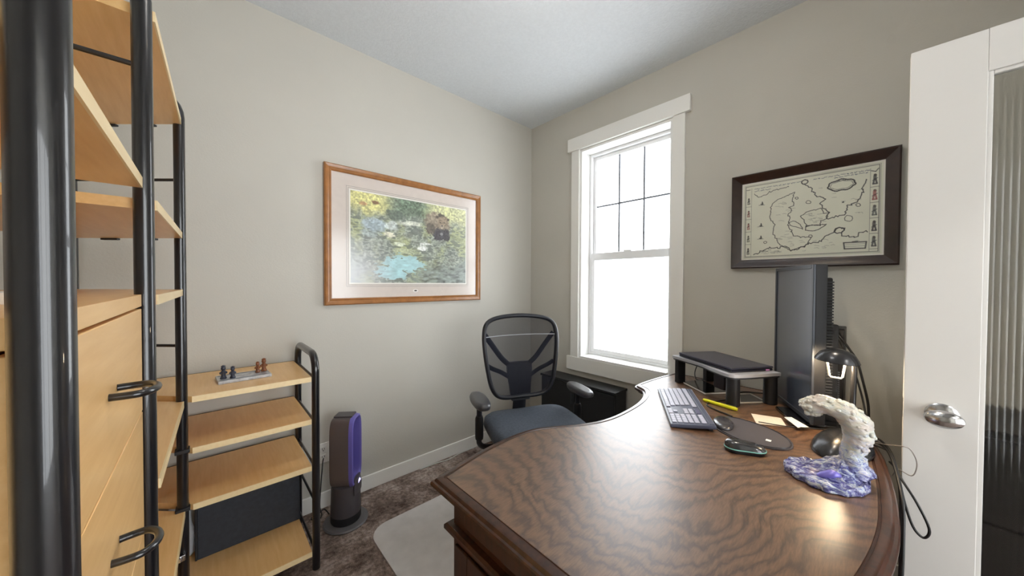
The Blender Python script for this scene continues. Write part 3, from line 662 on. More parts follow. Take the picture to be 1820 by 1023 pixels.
# low black cabinet under the window, tall black cabinet behind the door
lc = thing('low_black_cabinet', 'low black cabinet on the carpet under the window', 'cabinet', (2.13, 1.53, 0))
bxo('body', (2.065, 1.195, .02), (2.205, 1.87, .555), 'cabinet_black', lc, .003)
bxo('top_panel', (2.045, 1.187, .555), (2.21, 1.878, .571), 'cabinet_black', lc, .002)
for y0, y1 in ((1.198, 1.530), (1.535, 1.867)):
    d = bxo('door', (2.050, y0, .045), (2.064, y1, .550), 'cabinet_black', lc, .003)
    bxo('pull', (2.044, (y1-.03 if y0 < 1.3 else y0+.02), .40), (2.050, (y1-.02 if y0 < 1.3 else y0+.03), .48), 'dark_grey', d, .002)
bxo('base', (2.08, 1.21, 0), (2.20, 1.86, .02), 'cabinet_black', lc)
fc = thing('file_cabinet', 'dark file cabinet standing behind the reeded glass door', 'cabinet', (2.0, -.42, 0))
bxo('body', (1.82, -.74, 0), (2.20, -.09, .862), 'cabinet_black', fc, .004)
for z0, z1 in ((.03, .29), (.30, .565), (.575, .84)):
    d = bxo('drawer', (1.802, -.73, z0), (1.82, -.10, z1), 'cabinet_black', fc, .003); bxo('handle', (1.79, -.48, z1-.07), (1.802, -.35, z1-.055), 'silver', d, .003)

# ------------------------------------------------------------------ things on the desk
MA = math.atan2(.17, .335)
mo = thing('monitor', 'black portrait monitor standing on the desk facing the chair', 'monitor', (1.8825, .245, ZD), MA)
hw, z0, z1 = .188, .018, .636
bm = bmesh.new(); cube(bm, (-hw, -.042, z0), (hw, -.004, z1), .004, 2); obj('housing', bm, 'black_plastic', mo, local=True)
bm = bmesh.new(); bw = .016
for lo, hi in (((-hw, z0), (-hw+bw, z1)), ((hw-bw, z0), (hw, z1)), ((-hw+bw, z0), (hw-bw, z0+bw)), ((-hw+bw, z1-bw), (hw-bw, z1))): cube(bm, (lo[0], -.006, lo[1]), (hi[0], .003, hi[1]), .0015, 1)
obj('bezel', bm, 'bezel', mo, local=True)
bm = bmesh.new(); cube(bm, (-hw+bw, -.006, z0+bw), (hw-bw, -.001, z1-bw)); obj('screen', bm, 'screen', mo, local=True)
bm = bmesh.new(); cube(bm, (-hw+.03, -.072, z0+.05), (hw-.03, -.042, z1-.05), .008, 2); bk = obj('back_cover', bm, 'black_plastic', mo, local=True)
for k in range(44):
    z = z0+.065+k*.0112; bm = bmesh.new(); cube(bm, (-hw+.022, -.070, z), (-hw+.031, -.044, z+.0055)); obj('vent_fin', bm, 'dark_grey', bk, local=True)
bm = bmesh.new(); cube(bm, (-.105, -.115, .012), (-.035, -.072, .40), .006, 2); obj('stand_neck', bm, 'black_plastic', mo, local=True)
bm = bmesh.new(); cube(bm, (-.16, -.12, 0), (.02, .05, .014), .005, 2); obj('stand_base', bm, 'black_gloss', mo, local=True)

RA = math.radians(57.7); RO = (1.75, .44, ZD)
rs = thing('monitor_riser', 'grey riser shelf with black legs carrying the closed laptop', 'riser', RO, RA)
ro_ = [(v.x, v.y) for v in crom([(-.018, -.20, 0), (-.022, -.10, 0), (-.020, -.03, 0), (-.005, .004, 0), (.03, .012, 0), (.10, .004, 0), (.20, -.012, 0), (.30, -.006, 0), (.385, .004, 0)], 4)] + [(.405, 0), (.405, -.252), (-.018, -.252)]
bm = bmesh.new(); prism(bm, ro_, .136, .150); obj('shelf_top', bm, 'riser_grey', rs, local=True, smooth=30)
bm = bmesh.new(); prism(bm, offset(ro_, .004) if sum(ro_[i-1][0]*ro_[i][1]-ro_[i][0]*ro_[i-1][1] for i in range(len(ro_))) > 0 else offset(ro_[::-1], .004), .128, .136); obj('under_rim', bm, 'dark_grey', rs, local=True, smooth=30)
bm = bmesh.new(); lathe(bm, [(0, 0), (.027, 0), (.028, .004), (.027, .128), (0, .128)], 24, T((.022, -.035, 0))); obj('leg', bm, 'black_plastic', rs, local=True)
bm = bmesh.new(); lathe(bm, [(0, 0), (.027, 0), (.028, .004), (.027, .128), (0, .128)], 24, T((.010, -.225, 0))); obj('leg', bm, 'black_plastic', rs, local=True)
bm = bmesh.new(); cube(bm, (.365, -.055, 0), (.395, -.008, .128), .004); obj('leg', bm, 'black_plastic', rs, local=True)
bm = bmesh.new(); cube(bm, (.365, -.245, 0), (.395, -.19, .128), .004); obj('leg', bm, 'black_plastic', rs, local=True)
bm = bmesh.new(); cube(bm, (.085, -.10, .045), (.150, -.045, .128), .003); obj('drawer_box', bm, 'laptop_dark', rs, local=True)
lt = thing('laptop', 'closed dark laptop lying on the grey riser', 'laptop', (RO[0], RO[1], ZD+.150), RA)
bm = bmesh.new(); cube(bm, (.016, -.245, .002), (.372, -.018, .013), .003); obj('base_half', bm, 'laptop_dark', lt, local=True)
bm = bmesh.new(); cube(bm, (.014, -.246, .0145), (.373, -.016, .0225), .003); obj('lid', bm, 'laptop_lid', lt, local=True)
bm = bmesh.new(); cube(bm, (.0145, -.225, .004), (.0165, -.205, .010)); obj('port_light', bm, 'led_pink', lt, local=True)
for x, y in ((.04, -.04), (.35, -.04), (.04, -.22), (.35, -.22)):
    bm = bmesh.new(); cube(bm, (x-.01, y-.01, 0), (x+.01, y+.01, .002)); obj('rubber_foot', bm, 'black_plastic', lt, local=True)

def quad_block(name, pts, z0, z1, mat, parent=None, **kw):
    bm = bmesh.new(); prism(bm, pts, z0, z1); return obj(name, bm, mat, parent, **kw)
nb = thing('notebook', 'black notebook with white page edges lying under the riser', 'notebook', (1.96, .615, ZD))
N0 = [(1.850, .575), (1.955, .500), (2.075, .665), (1.970, .725)]
quad_block('pages', offset(N0, .002), ZD+.0015, ZD+.010, 'paper_white', nb); quad_block('cover', N0, ZD+.010, ZD+.012, 'black_gloss', nb); quad_block('cover', N0, ZD, ZD+.0015, 'black_gloss', nb)
pc = thing('photo_card', 'white-bordered dark photo card lying beside the round riser leg', 'card', (1.93, .415, ZD))
P0 = [(1.815, .415), (1.945, .328), (2.035, .420), (1.985, .455)]
P0 = [(1.830, .432), (1.955, .335), (2.05, .425), (1.99, .472)]
quad_block('card', P0, ZD, ZD+.001, 'paper_white', pc); quad_block('picture', offset(P0, .014), ZD+.001, ZD+.0014, 'frame_dark', pc)
single_pts = [(1.729, .356), (1.765, .260), (1.676, .229), (1.620, .315)]
bm = bmesh.new(); prism(bm, single_pts[::-1], ZD, ZD+.0012); single('cream_card', bm, 'paper_cream', 'cream printed card lying between the highlighter and the monitor', 'card', smooth=0)
bm = bmesh.new(); prism(bm, [(1.742, .2465), (1.763, .226), (1.69, .166), (1.652, .193)][::-1], ZD+.0145, ZD+.0155); 
bm2 = bm; single('white_card', bm2, 'paper_white', 'white card lying on the front of the monitor base', 'card', smooth=0)

hl = thing('highlighter', 'yellow highlighter pen lying in front of the riser leg', 'pen', (1.727, .476, ZD), math.atan2(-.148, -.026))
RX = Matrix.Rotation(PI/2, 4, 'Y')
bm = bmesh.new(); lathe(bm, [(0, -.072), (.006, -.072), (.0075, -.066), (.0078, .03), (0, .03)], 14, T((0, 0, .0085)) @ RX); obj('barrel', bm, 'highlighter', hl, local=True)
bm = bmesh.new(); lathe(bm, [(0, .03), (.0083, .03), (.0083, .066), (.006, .073), (0, .074)], 14, T((0, 0, .0085)) @ RX); cp = obj('cap', bm, 'highlighter', hl, local=True)
bm = bmesh.new(); cube(bm, (.032, -.0025, .0165), (.066, .0025, .0185), .0006, 1); obj('clip', bm, 'highlighter_dark', cp, local=True)

KA = math.radians(29.7)
kb = thing('keyboard', 'grey keyboard lying across the desk before the riser', 'keyboard', (1.567, .577, ZD), KA)
KT = Matrix.Rotation(math.radians(-4.5), 4, 'X')
bm = bmesh.new(); cube(bm, (-.232, -.079, .0), (.232, .079, .016), .005, 2, T((0, 0, .0062)) @ KT); obj('body', bm, 'kb_body', kb, local=True)
bm = bmesh.new(); bd = bmesh.new()
rows = [(.062, 'sp'), (.042, 'a'), (.022, 'a'), (.002, 'a'), (-.018, 'a'), (-.042, 'f')]
def key(b, x0, x1, y, h=.0165): cube(b, (x0+.0008, y-h/2, .016), (x1-.0008, y+h/2, .0205), .0015, 1, T((0, 0, .0062)) @ KT)
for i, (y, kd) in enumerate(rows):
    X = .222
    if kd == 'sp': ws = [.024, .019, .022, .118, .022, .019, .019, .024]
    elif kd == 'f': ws = [.0175]*15
    else: ws = [[.036, .028, .024, .019][i-1]] + [.0175]*11 + [.021+.002*i]
    for w in ws:
        if X-w < -.06: break
        key(bm, X-w, X, y); X -= w
    for k in range(3): key(bd if i == 5 else bm, -.068-.0185*(k+1), -.068-.0185*k, y) if i in (0, 3, 4, 5) or (i == 1 and k == 1) else None
    for k in range(4): key(bm, -.133-.0215*(k+1), -.133-.0215*k, y)
bp = obj('keys', bm, 'key_cap', kb, local=True, smooth=0); bp['kind'] = 'stuff'
bp = obj('dark_keys', bd, 'key_dark', kb, local=True, smooth=0); bp['kind'] = 'stuff'
bm = bmesh.new(); cube(bm, (-.222, -.076, .016), (.222, -.058, .0175), .0015, 1, T((0, 0, .0062)) @ KT); obj('media_strip', bm, 'kb_body', kb, local=True)
for x in (-.2, .2):
    bm = bmesh.new(); cube(bm, (x-.015, -.07, 0), (x+.015, -.055, .014), .001, 1); obj('foot', bm, 'black_plastic', kb, local=True)

mp = thing('mouse_pad', 'grey mouse pad with a gel wrist rest beside the keyboard', 'mouse pad', (1.51, .32, ZD))
mpo = [(v.x, v.y) for v in crom([(1.53, .437, 0), (1.595, .425, 0), (1.622, .37, 0), (1.60, .27, 0), (1.535, .200, 0), (1.455, .185, 0), (1.405, .235, 0), (1.395, .32, 0), (1.43, .392, 0), (1.478, .43, 0)], 5, True)]
if sum(mpo[i-1][0]*mpo[i][1]-mpo[i][0]*mpo[i-1][1] for i in range(len(mpo))) < 0: mpo = mpo[::-1]
bm = bmesh.new(); prism(bm, mpo, ZD, ZD+.004); obj('pad', bm, 'pad_grey', mp, smooth=30)
bm = bmesh.new(); tube(bm, [(x, y, ZD+.0045) for x, y in offset(mpo, .006)], .0022, 6, closed=True); obj('rim', bm, 'gel_grey', mp, smooth=60)
bm = bmesh.new(); loft(bm, [[(1.505+x, .400+y, z) for x, y, z in [(a*math.cos(.3)-b*math.sin(.3)*1, a*math.sin(.3)+b*math.cos(.3), zq) for a, b, zq in ell(rx, ry, ZD+zv)]] for rx, ry, zv in ((.066, .034, .004), (.068, .036, .010), (.060, .031, .017), (.04, .020, .021), (.012, .006, .022))]); obj('wrist_rest', bm, 'gel_grey', mp, smooth=70)
bm = bmesh.new(); cube(bm, (1.462, .243, ZD+.004), (1.478, .258, ZD+.0044)); obj('printed_mark', bm, 'paper_white', mp)
ms = thing('mouse', 'black computer mouse with a pale green trim line on the desk', 'mouse', (1.322, .288, ZD), math.radians(-61))
def mring(s, dz): return [(x, y*(1-.16*math.cos((x)/.06*PI)), z) for x, y, z in ell(.060*s, .033*s, dz, 28)]
bm = bmesh.new(); loft(bm, [mring(.93, .0), mring(1, .006), mring(1.0, .011)]); obj('base', bm, 'black_plastic', ms, local=True, smooth=60)
bm = bmesh.new(); loft(bm, [mring(1.01, .0112), mring(1.015, .013), mring(1.0, .0145)]); obj('trim', bm, 'mouse_trim', ms, local=True, smooth=60)
bm = bmesh.new(); loft(bm, [[(x-.002*k, y, z+(.0 if k == 0 else -.10*(x+.02)*[0, .35, .8, 1, 1][k])) for x, y, z in mring(s, dz)] for k, (s, dz) in enumerate(((.985, .0146), (.94, .024), (.78, .032), (.5, .036), (.15, .0375)))]); obj('shell', bm, 'mouse_top', ms, local=True, smooth=60)
bm = bmesh.new(); lathe(bm, [(0, -.003), (.009, -.003), (.009, .003), (0, .003)], 14, T((.035, 0, .022)) @ Matrix.Rotation(PI/2, 4, 'X')); obj('scroll_wheel', bm, 'dark_grey', ms, local=True)

# desk lamp (lit)
lm = thing('desk_lamp', 'small grey desk lamp with dome shade and rounded base behind the wave', 'lamp', (1.57, .07, ZD))
bo = [(v.x, v.y) for v in crom([(1.562, .146, 0), (1.50, .137, 0), (1.455, .095, 0), (1.475, .045, 0), (1.54, .006, 0), (1.62, -.006, 0), (1.665, .022, 0), (1.668, .075, 0), (1.63, .125, 0)], 5, True)]
bc = Vector((1.59, .068))
def bring(s, z): return [(bc.x+(x-bc.x)*s, bc.y+(y-bc.y)*s, ZD+z) for x, y in bo]
bm = bmesh.new(); loft(bm, [bring(.98, 0), bring(1, .005), bring(.97, .016), bring(.87, .032), bring(.70, .047), bring(.45, .058), bring(.18, .063), bring(.05, .0635)]); lb = obj('base', bm, 'lamp_grey', lm, smooth=60)
bm = bmesh.new(); cube(bm, (1.513, .080, ZD+.038), (1.530, .097, ZD+.050), .003, 2); obj('switch', bm, 'black_plastic', lb)
bm = bmesh.new(); tube(bm, crom([(1.625, .052, ZD+.045), (1.645, .050, ZD+.10), (1.652, .048, ZD+.20), (1.648, .048, ZD+.285), (1.635, .062, ZD+.318)], 6), .008, 10); obj('arm', bm, 'lamp_grey', lm, smooth=60)
hx, hy, hz = 1.62, .089, 1.0525
SK = T((hx, hy, hz)) @ Matrix.Rotation(math.radians(4), 4, 'X')
bm = bmesh.new(); lathe(bm, [(.0585, -.001), (.0595, .001), (.0545, .012), (.046, .026), (.030, .037), (.014, .0425), (0, .0435)], 32, SK)
for f in [f for f in bm.faces if len(f.verts) > 20]: bm.faces.remove(f)
sh = obj('shade', bm, 'lamp_grey', lm, smooth=50)
bm = bmesh.new(); lathe(bm, [(0, .0012), (.052, .0012), (.056, .0), (.056, .003), (0, .004)], 32, SK); obj('diffuser', bm, 'lamp_glow', sh)
bm = bmesh.new(); tube(bm, [Vector((hx, hy, hz))+Vector(v) for v in ((-.005, .024, -.002), (-.005, .018, -.052), (-.005, .014, -.058), (-.005, -.012, -.058), (-.005, -.016, -.052), (-.005, -.022, -.002))], .0032, 8); obj('guard_wire', bm, 'paper_white', sh, smooth=50)
ll = bpy.data.lights.new('desk_lamp_light', 'POINT'); ll.energy = DESK_LAMP_W; ll.shadow_soft_size = .018; ll.color = (1, .80, .55)
lo2 = bpy.data.objects.new('desk_lamp_light', ll); COL.objects.link(lo2); lo2.parent = lm; lo2.location = (hx-1.57, hy-.07, hz-ZD-.028)

# wave sculpture
WO = Vector((1.335, .095, ZD))
wv = thing('wave_sculpture', 'blue and white cast wave sculpture curling up from the desk', 'sculpture', WO)
bo = [(v.x, v.y) for v in crom([(1.305, .183, 0), (1.262, .166, 0), (1.233, .125, 0), (1.222, .085, 0), (1.240, .040, 0), (1.285, .008, 0), (1.335, .002, 0), (1.385, .012, 0), (1.402, .045, 0), (1.385, .085, 0), (1.375, .13, 0), (1.345, .172, 0)], 6, True)]
cn = Vector((1.345, .045))
bm = bmesh.new(); rings = []
for s, z in ((.97, 0), (1, .004), (1.0, .015), (.975, .021), (.90, .022), (.80, .021), (.68, .024), (.52, .034), (.36, .050), (.22, .062), (.08, .07)):
    ring = []
    for j, (x, y) in enumerate(bo):
        wob = 1+.03*math.sin(j*1.3+s*9)*(s > .3)
        zz_ = z + .0045*math.sin(j*.55+s*26)*(.15 < s < .95)
        ring.append((cn.x+(x-cn.x)*s*wob, cn.y+(y-cn.y)*s*wob, ZD+max(0, zz_)))
    rings.append(ring)
loft(bm, rings); obj('wave_foot', bm, 'resin', wv, smooth=80)
cl_ = [(.032, .785), (.036, .815), (.040, .84), (.032, .875), (.028, .905), (.040, .937), (.068, .957), (.100, .962), (.125, .950), (.142, .938)]
tw = [.040, .030, .025, .028, .033, .032, .027, .025, .026, .021]; tx = [.050, .040, .034, .034, .036, .038, .036, .034, .032, .022]
C3 = crom([(0, a, b) for a, b in cl_], 5); TW = [v.x for v in crom([(a, 0, 0) for a in tw], 5)]; TX = [v.x for v in crom([(a, 0, 0) for a in tx], 5)]
bm = bmesh.new(); rings = []
for i, c in enumerate(C3):
    t = (C3[min(i+1, len(C3)-1)]-C3[max(i-1, 0)]).normalized(); nrm = Vector((0, -t.z, t.y)); ring = []
    for j in range(22):
        a = 2*PI*j/22; rag = 1+.045*math.sin(i*.9+j*2*PI/22*5)+.04*math.sin(i*1.6-j*2*PI/22*7)+.09*max(0, math.sin(a))**2*math.sin(i*1.15)
        ring.append((1.352+TX[i]*math.cos(a)*rag, c.y+nrm.y*TW[i]*math.sin(a)*rag, c.z+nrm.z*TW[i]*math.sin(a)*rag))
    rings.append(ring)
loft(bm, rings); cr_ = obj('wave_crest', bm, 'resin', wv, smooth=80)
bm = bmesh.new(); frng = random.Random(5)
for i in range(14, len(C3), 1):              # foam knobs along the back of the wave and over the curling lip
    c = C3[i]; t = (C3[min(i+1, len(C3)-1)]-C3[max(i-1, 0)]).normalized(); nrm = Vector((0, -t.z, t.y))
    for k in range(3 if i < len(C3)-7 else 7):
        a = frng.uniform(.15, PI-.15) if i < len(C3)-7 else frng.uniform(0, 2*PI)
        q_ = Vector((1.352+TX[i]*math.cos(a)*.92, c.y+nrm.y*TW[i]*math.sin(a)*.92, c.z+nrm.z*TW[i]*math.sin(a)*.92))
        bmesh.ops.create_icosphere(bm, subdivisions=2, radius=frng.uniform(.0045, .0085), matrix=T(q_) @ Matrix.Diagonal((1, 1, .8, 1)))
obj('foam', bm, 'resin', cr_, smooth=80)
bm = bmesh.new(); tube(bm, crom([(1.262, .105, ZD+.022), (1.268, .088, ZD+.030), (1.272, .070, ZD+.038), (1.285, .060, ZD+.030)], 4), [.004, .007, .010, .012, .013, .014, .014, .014, .013, .011, .009, .007, .004], 10, flat=.7); 
obj('blue_inlay', bm, 'fan_blue', wv, smooth=70)

# tower PC, power brick, cables behind the monitor
pcx = thing('mini_tower', 'black slim computer tower standing behind the monitor', 'computer', (2.09, .145, ZD))
bxo('case', (2.020, .088, ZD), (2.160, .205, ZD+.368), 'black_plastic', pcx, .004); bxo('front_bezel', (2.012, .091, ZD+.004), (2.020, .202, ZD+.364), 'black_plastic', pcx, .003)
bm = bmesh.new()
for k in range(14): cube(bm, (2.0105, .100, ZD+.06+k*.009), (2.012, .108, ZD+.065+k*.009))
gp = obj('vent_grille', bm, 'mid_grey', pcx)
pb = thing('power_brick', 'small black power brick on the desk beside the tower', 'power adapter', (1.90, .055, ZD))
bxo('case', (1.872, .030, ZD), (1.930, .078, ZD+.066), 'black_plastic', pb, .006)
bxo('label_plate', (1.8715, .040, ZD+.02), (1.8722, .068, ZD+.045), 'dark_grey', pb)
def cord(name, pts, r, mat, label):
    bm = bmesh.new(); tube(bm, crom(pts, 7), r, 8); return single(name, bm, mat, label, 'cable', smooth=60)
cord('cable', [(2.05, .15, 1.133), (1.98, .14, 1.14), (1.90, .10, 1.11), (1.87, .065, 1.06), (1.86, .045, 1.02), (1.87, .03, .95), (1.90, .015, .86), (1.905, .012, .80)], .004, 'cable', 'black cable arching down from the top of the tower')
cord('cable', [(2.06, .12, 1.132), (1.99, .115, 1.133), (1.93, .10, 1.09), (1.92, .075, 1.03), (1.935, .05, .95), (1.94, .03, .86), (1.92, .018, .79)], .0035, 'cable', 'thinner black cable draped over the tower front')
cord('cable', [(1.70, .03, .768), (1.66, -.03, .772), (1.60, -.045, .765), (1.54, -.055, .745), (1.50, -.085, .70), (1.495, -.108, .645), (1.50, -.111, .615), (1.50, -.100, .600), (1.50, -.082, .622), (1.505, -.066, .68), (1.53, -.056, .73), (1.60, -.050, .74), (1.70, -.04, .72)], .0032, 'cable', 'black cable hanging in a long loop before the door')
cord('cable', [(1.72, .02, .768), (1.67, -.030, .785), (1.61-.06, -.057, .83), (1.55, -.075, .828), (1.552, -.088, .80), (1.555, -.089, .77), (1.56, -.080, .745), (1.58, -.055, .745), (1.64, -.045, .70)], .0015, 'cable_grey', 'thin pale cable looping beside the door edge')
cord('cable', [(1.74, .01, .768), (1.68, -.025, .775), (1.58, -.045, .762), (1.45, -.060, .70), (1.40, -.060, .60), (1.38, -.058, .45), (1.36, -.057, .25), (1.35, -.06, .02)], .004, 'cable', 'black cable dropping to the floor along the desk front')
cord('cable', [(1.78, .015, .768), (1.72, -.018, .78), (1.62, -.043, .772), (1.50, -.056, .72), (1.45, -.058, .60), (1.43, -.057, .40), (1.42, -.06, .02)], .0035, 'cable', 'second black cable falling behind the bowed desk edge')
cord('cable', [(1.625, .31, .7685), (1.66, .23, .7665), (1.665, .17, .778), (1.69, .13, .780), (1.74, .09, .780), (1.77, .05, .779)], .002, 'cable', 'black cable crossing from the mouse pad to the monitor base')
cord('cable', [(1.62, .40, .765), (1.70, .52, .763), (1.86, .47, .764), (2.02, .46, .764), (2.08, .39, .764), (2.12, .27, .764)], .003, 'cable', 'black cable running under the riser to the tower')
cord('cable', [(2.14, .60, .764), (2.15, .63, .80), (2.17, .66, .87), (2.165, .70, .86), (2.14, .72, .80), (2.10, .70, .764), (2.09, .66, .768)], .003, 'cable', 'black cable looping up behind the riser against the wall')

# ------------------------------------------------------------------ pictures
def fbm(h, w, cells, oct=4, aniso=1.0):
    out = np.zeros((h, w)); amp = 1; tot = 0
    for o_ in range(oct):
        ch, cw = max(2, int(cells*2**o_*h/w*aniso)), max(2, int(cells*2**o_))
        g = rng.random((ch+2, cw+2)); yy = np.linspace(0, ch-.001, h); xx = np.linspace(0, cw-.001, w)
        yi, xi = yy.astype(int), xx.astype(int); fy, fx = (yy-yi)[:, None], (xx-xi)[None]
        fy = fy*fy*(3-2*fy); fx = fx*fx*(3-2*fx)
        out += amp*((g[yi][:, xi]*(1-fx)+g[yi][:, xi+1]*fx)*(1-fy)+(g[yi+1][:, xi]*(1-fx)+g[yi+1][:, xi+1]*fx)*fy); tot += amp; amp *= .55
    return out/tot
def homog(src):          # unit square <- four corner points TL, TR, BR, BL
    A = []; B = []
    for (x, y), (u, v) in zip(src, ((0, 0), (1, 0), (1, 1), (0, 1))):
        A += [[x, y, 1, 0, 0, 0, -u*x, -u*y], [0, 0, 0, x, y, 1, -v*x, -v*y]]; B += [u, v]
    s = np.append(np.linalg.solve(np.array(A, float), np.array(B, float)), 1).reshape(3, 3)
    def f(x, y): p_ = s @ np.array([x, y, 1.]); return p_[0]/p_[2], p_[1]/p_[2]
    return f
def print_sheet(name, arr, o0, ux, uy, parent):
    h, w = arr.shape[:2]; a, b = np.meshgrid(np.linspace(0, 1, w), np.linspace(0, 1, h))
    co = (np.array(o0)[None, None]+a[..., None]*np.array(ux)+b[..., None]*np.array(uy)).reshape(-1, 3)
    idx = np.arange(h*w).reshape(h, w)
    q_ = np.stack([idx[:-1, :-1], idx[1:, :-1], idx[1:, 1:], idx[:-1, 1:]], -1).reshape(-1, 4)
    me = bpy.data.meshes.new(name); me.vertices.add(h*w); me.vertices.foreach_set('co', co.ravel())
    me.loops.add(q_.size); me.loops.foreach_set('vertex_index', q_.ravel().astype(np.int32))
    me.polygons.add(len(q_)); me.polygons.foreach_set('loop_start', np.arange(0, q_.size, 4, dtype=np.int32)); me.polygons.foreach_set('loop_total', np.full(len(q_), 4, dtype=np.int32))
    me.update(calc_edges=True); me.validate()
    L = np.clip(arr, 0, 1); L = np.where(L <= .04045, L/12.92, ((L+.055)/1.055)**2.4)
    at_ = me.color_attributes.new('ink', 'FLOAT_COLOR', 'POINT'); at_.data.foreach_set('color', np.concatenate([L.reshape(-1, 3), np.ones((h*w, 1))], 1).astype(np.float32).ravel())
    me.materials.append(M['print']); me.transform(ROOTM[parent.name].inverted())
    return obj(name, None, 'print', parent, mesh=me)
def moulding(parent, mat, plane, a0, a1, z0, z1, w, prof):
    # four mitred lengths; plane(a, z, d) maps along-wall a, height z, stand-off d to world
    out = [(a0, z0), (a1, z0), (a1, z1), (a0, z1)]; ins = lambda s: [(a0+s, z0+s), (a1-s, z0+s), (a1-s, z1-s), (a0+s, z1-s)]
    for i in range(4):
        bm = bmesh.new(); rings = []
        for c in (i, (i+1) % 4): rings.append([plane(ins(s)[c][0], ins(s)[c][1], d) for s, d in prof])
        loft(bm, rings); obj('frame_side', bm, mat, parent, smooth=30)

# bear picture on the left wall
pA = lambda a, z, d: (a, YA-d, z)
bp_ = thing('bear_picture', 'oak-framed wildlife print of a bear on a rocky shore', 'picture', (1.067, YA, 1.183))
ax0, ax1, az0, az1 = .504, 1.629, 1.183, 2.013
moulding(bp_, 'frame_oak', pA, ax0, ax1, az0, az1, .045, [(0, .001), (0, .022), (.006, .027), (.020, .024), (.026, .020), (.034, .022), (.040, .016), (.040, .001)])
bxo('mount_board', (ax0+.038, YA-.008, az0+.038), (ax1-.038, YA-.002, az1-.038), 'mount_mat', bp_)
ix0, ix1, iz0, iz1 = .650, 1.492, 1.316, 1.879
bm = bmesh.new()
for s in (.022, .012):
    for lo, hi in (((ix0-s-.002, iz0-s-.002), (ix0-s, iz1+s+.002)), ((ix1+s, iz0-s-.002), (ix1+s+.002, iz1+s+.002)), ((ix0-s, iz0-s-.002), (ix1+s, iz0-s)), ((ix0-s, iz1+s), (ix1+s, iz1+s+.002))): cube(bm, (lo[0], YA-.0088, lo[1]), (hi[0], YA-.008, hi[1]))
obj('mount_line', bm, 'paper_edge', bp_)
bxo('print_margin', (ix0-.008, YA-.0092, iz0-.008), (ix1+.008, YA-.008, iz1+.008), 'paper_white', bp_)
h_, w_ = 300, 450
v_, u_ = np.meshgrid(np.linspace(0, 1, h_), np.linspace(0, 1, w_), indexing='ij')
hb = homog([(222, 248), (942, 372), (937, 818), (225, 815)])
def blob(cx, cy, rx, ry, soft=.35, n_=None, k=.5):
    cu_, cv_ = hb(cx, cy); du, dv = hb(cx+rx, cy)[0]-cu_, hb(cx, cy+ry)[1]-cv_
    d = np.sqrt(((u_-cu_)/du)**2+((v_-cv_)/dv)**2) + (0 if n_ is None else (n_-.5)*k)
    return np.clip((1-d)/soft+.5, 0, 1)[..., None]
n1 = fbm(h_, w_, 8, 5); n2 = fbm(h_, w_, 22, 4, 2.6); n3 = fbm(h_, w_, 80, 3); n2 = np.clip((n2-.5)*1.5+.5, 0, 1); n3 = np.clip((n3-.5)*1.5+.5, 0, 1)
C = lambda *c: np.array(c)/255.
img = C(150, 158, 140)*(.55+.8*n2[..., None]); img = img*(.75+.5*n3[..., None])
grn = C(176, 184, 110)*(.6+.7*n2[..., None]); img = img+(grn-img)*np.clip((n1-.42)*5, 0, 1)[..., None]*.8
drk = np.clip((n2-.56)*9, 0, 1)[..., None]; img = img+(C(70, 78, 72)-img)*drk*.75
top = np.clip((.27-v_+(n1-.5)*.25)*9, 0, 1)[..., None]
img = img+(C(206, 200, 110)*(.7+.55*n3[..., None])-img)*top*np.clip((.36-u_)*6, 0, 1)[..., None]
img = img+(C(96, 120, 92)*(.55+.8*n3[..., None])-img)*top*np.clip((u_-.26)*8, 0, 1)[..., None]*np.clip((.66-u_)*8, 0, 1)[..., None]
img = img+(C(196, 198, 132)*(.7+.5*n3[..., None])-img)*top*np.clip((u_-.58)*8, 0, 1)[..., None]
for cx, cy, rx, ry, c in ((375, 465, 75, 45, (140, 160, 172)), (480, 470, 40, 28, (186, 196, 192)), (465, 522, 32, 20, (214, 208, 180)), (345, 520, 50, 20, (150, 165, 160)), (600, 455, 60, 14, (208, 210, 190)), (672, 606, 26, 18, (226, 228, 222)), (690, 580, 30, 8, (224, 226, 220)), (530, 582, 30, 12, (206, 214, 190)), (560, 625, 60, 18, (168, 176, 130)), (300, 330, 22, 10, (180, 120, 70)), (380, 325, 20, 9, (120, 70, 40)), (500, 400, 60, 30, (78, 92, 78)), (600, 380, 40, 25, (84, 100, 80))):
    img = img+(C(*c)*(.8+.4*n3[..., None])-img)*blob(cx, cy, rx, ry, .4, n2, .9)*.85
wat = np.maximum(blob(560, 705, 120, 50, .12, n2, 1.1), blob(480, 755, 90, 45, .12, n2, 1.1)); img = img+(C(150, 200, 204)*(.85+.25*n2[..., None])-img)*wat
low = np.clip((v_-.78+(u_-.5)*.3+(n1-.5)*.3)*8, 0, 1)[..., None]*np.clip((u_-.42)*6, 0, 1)[..., None]
img = img+(C(112, 122, 116)*(.5+1.0*n2[..., None])-img)*low*(1-wat)*.8
glare = np.clip((v_-.45)*2.4, 0, 1)[..., None]*np.clip((.34-u_)*4, 0, 1)[..., None]; img = img+(C(196, 198, 204)-img)*glare*.75  # glare on the picture glass, painted into the print at lower left
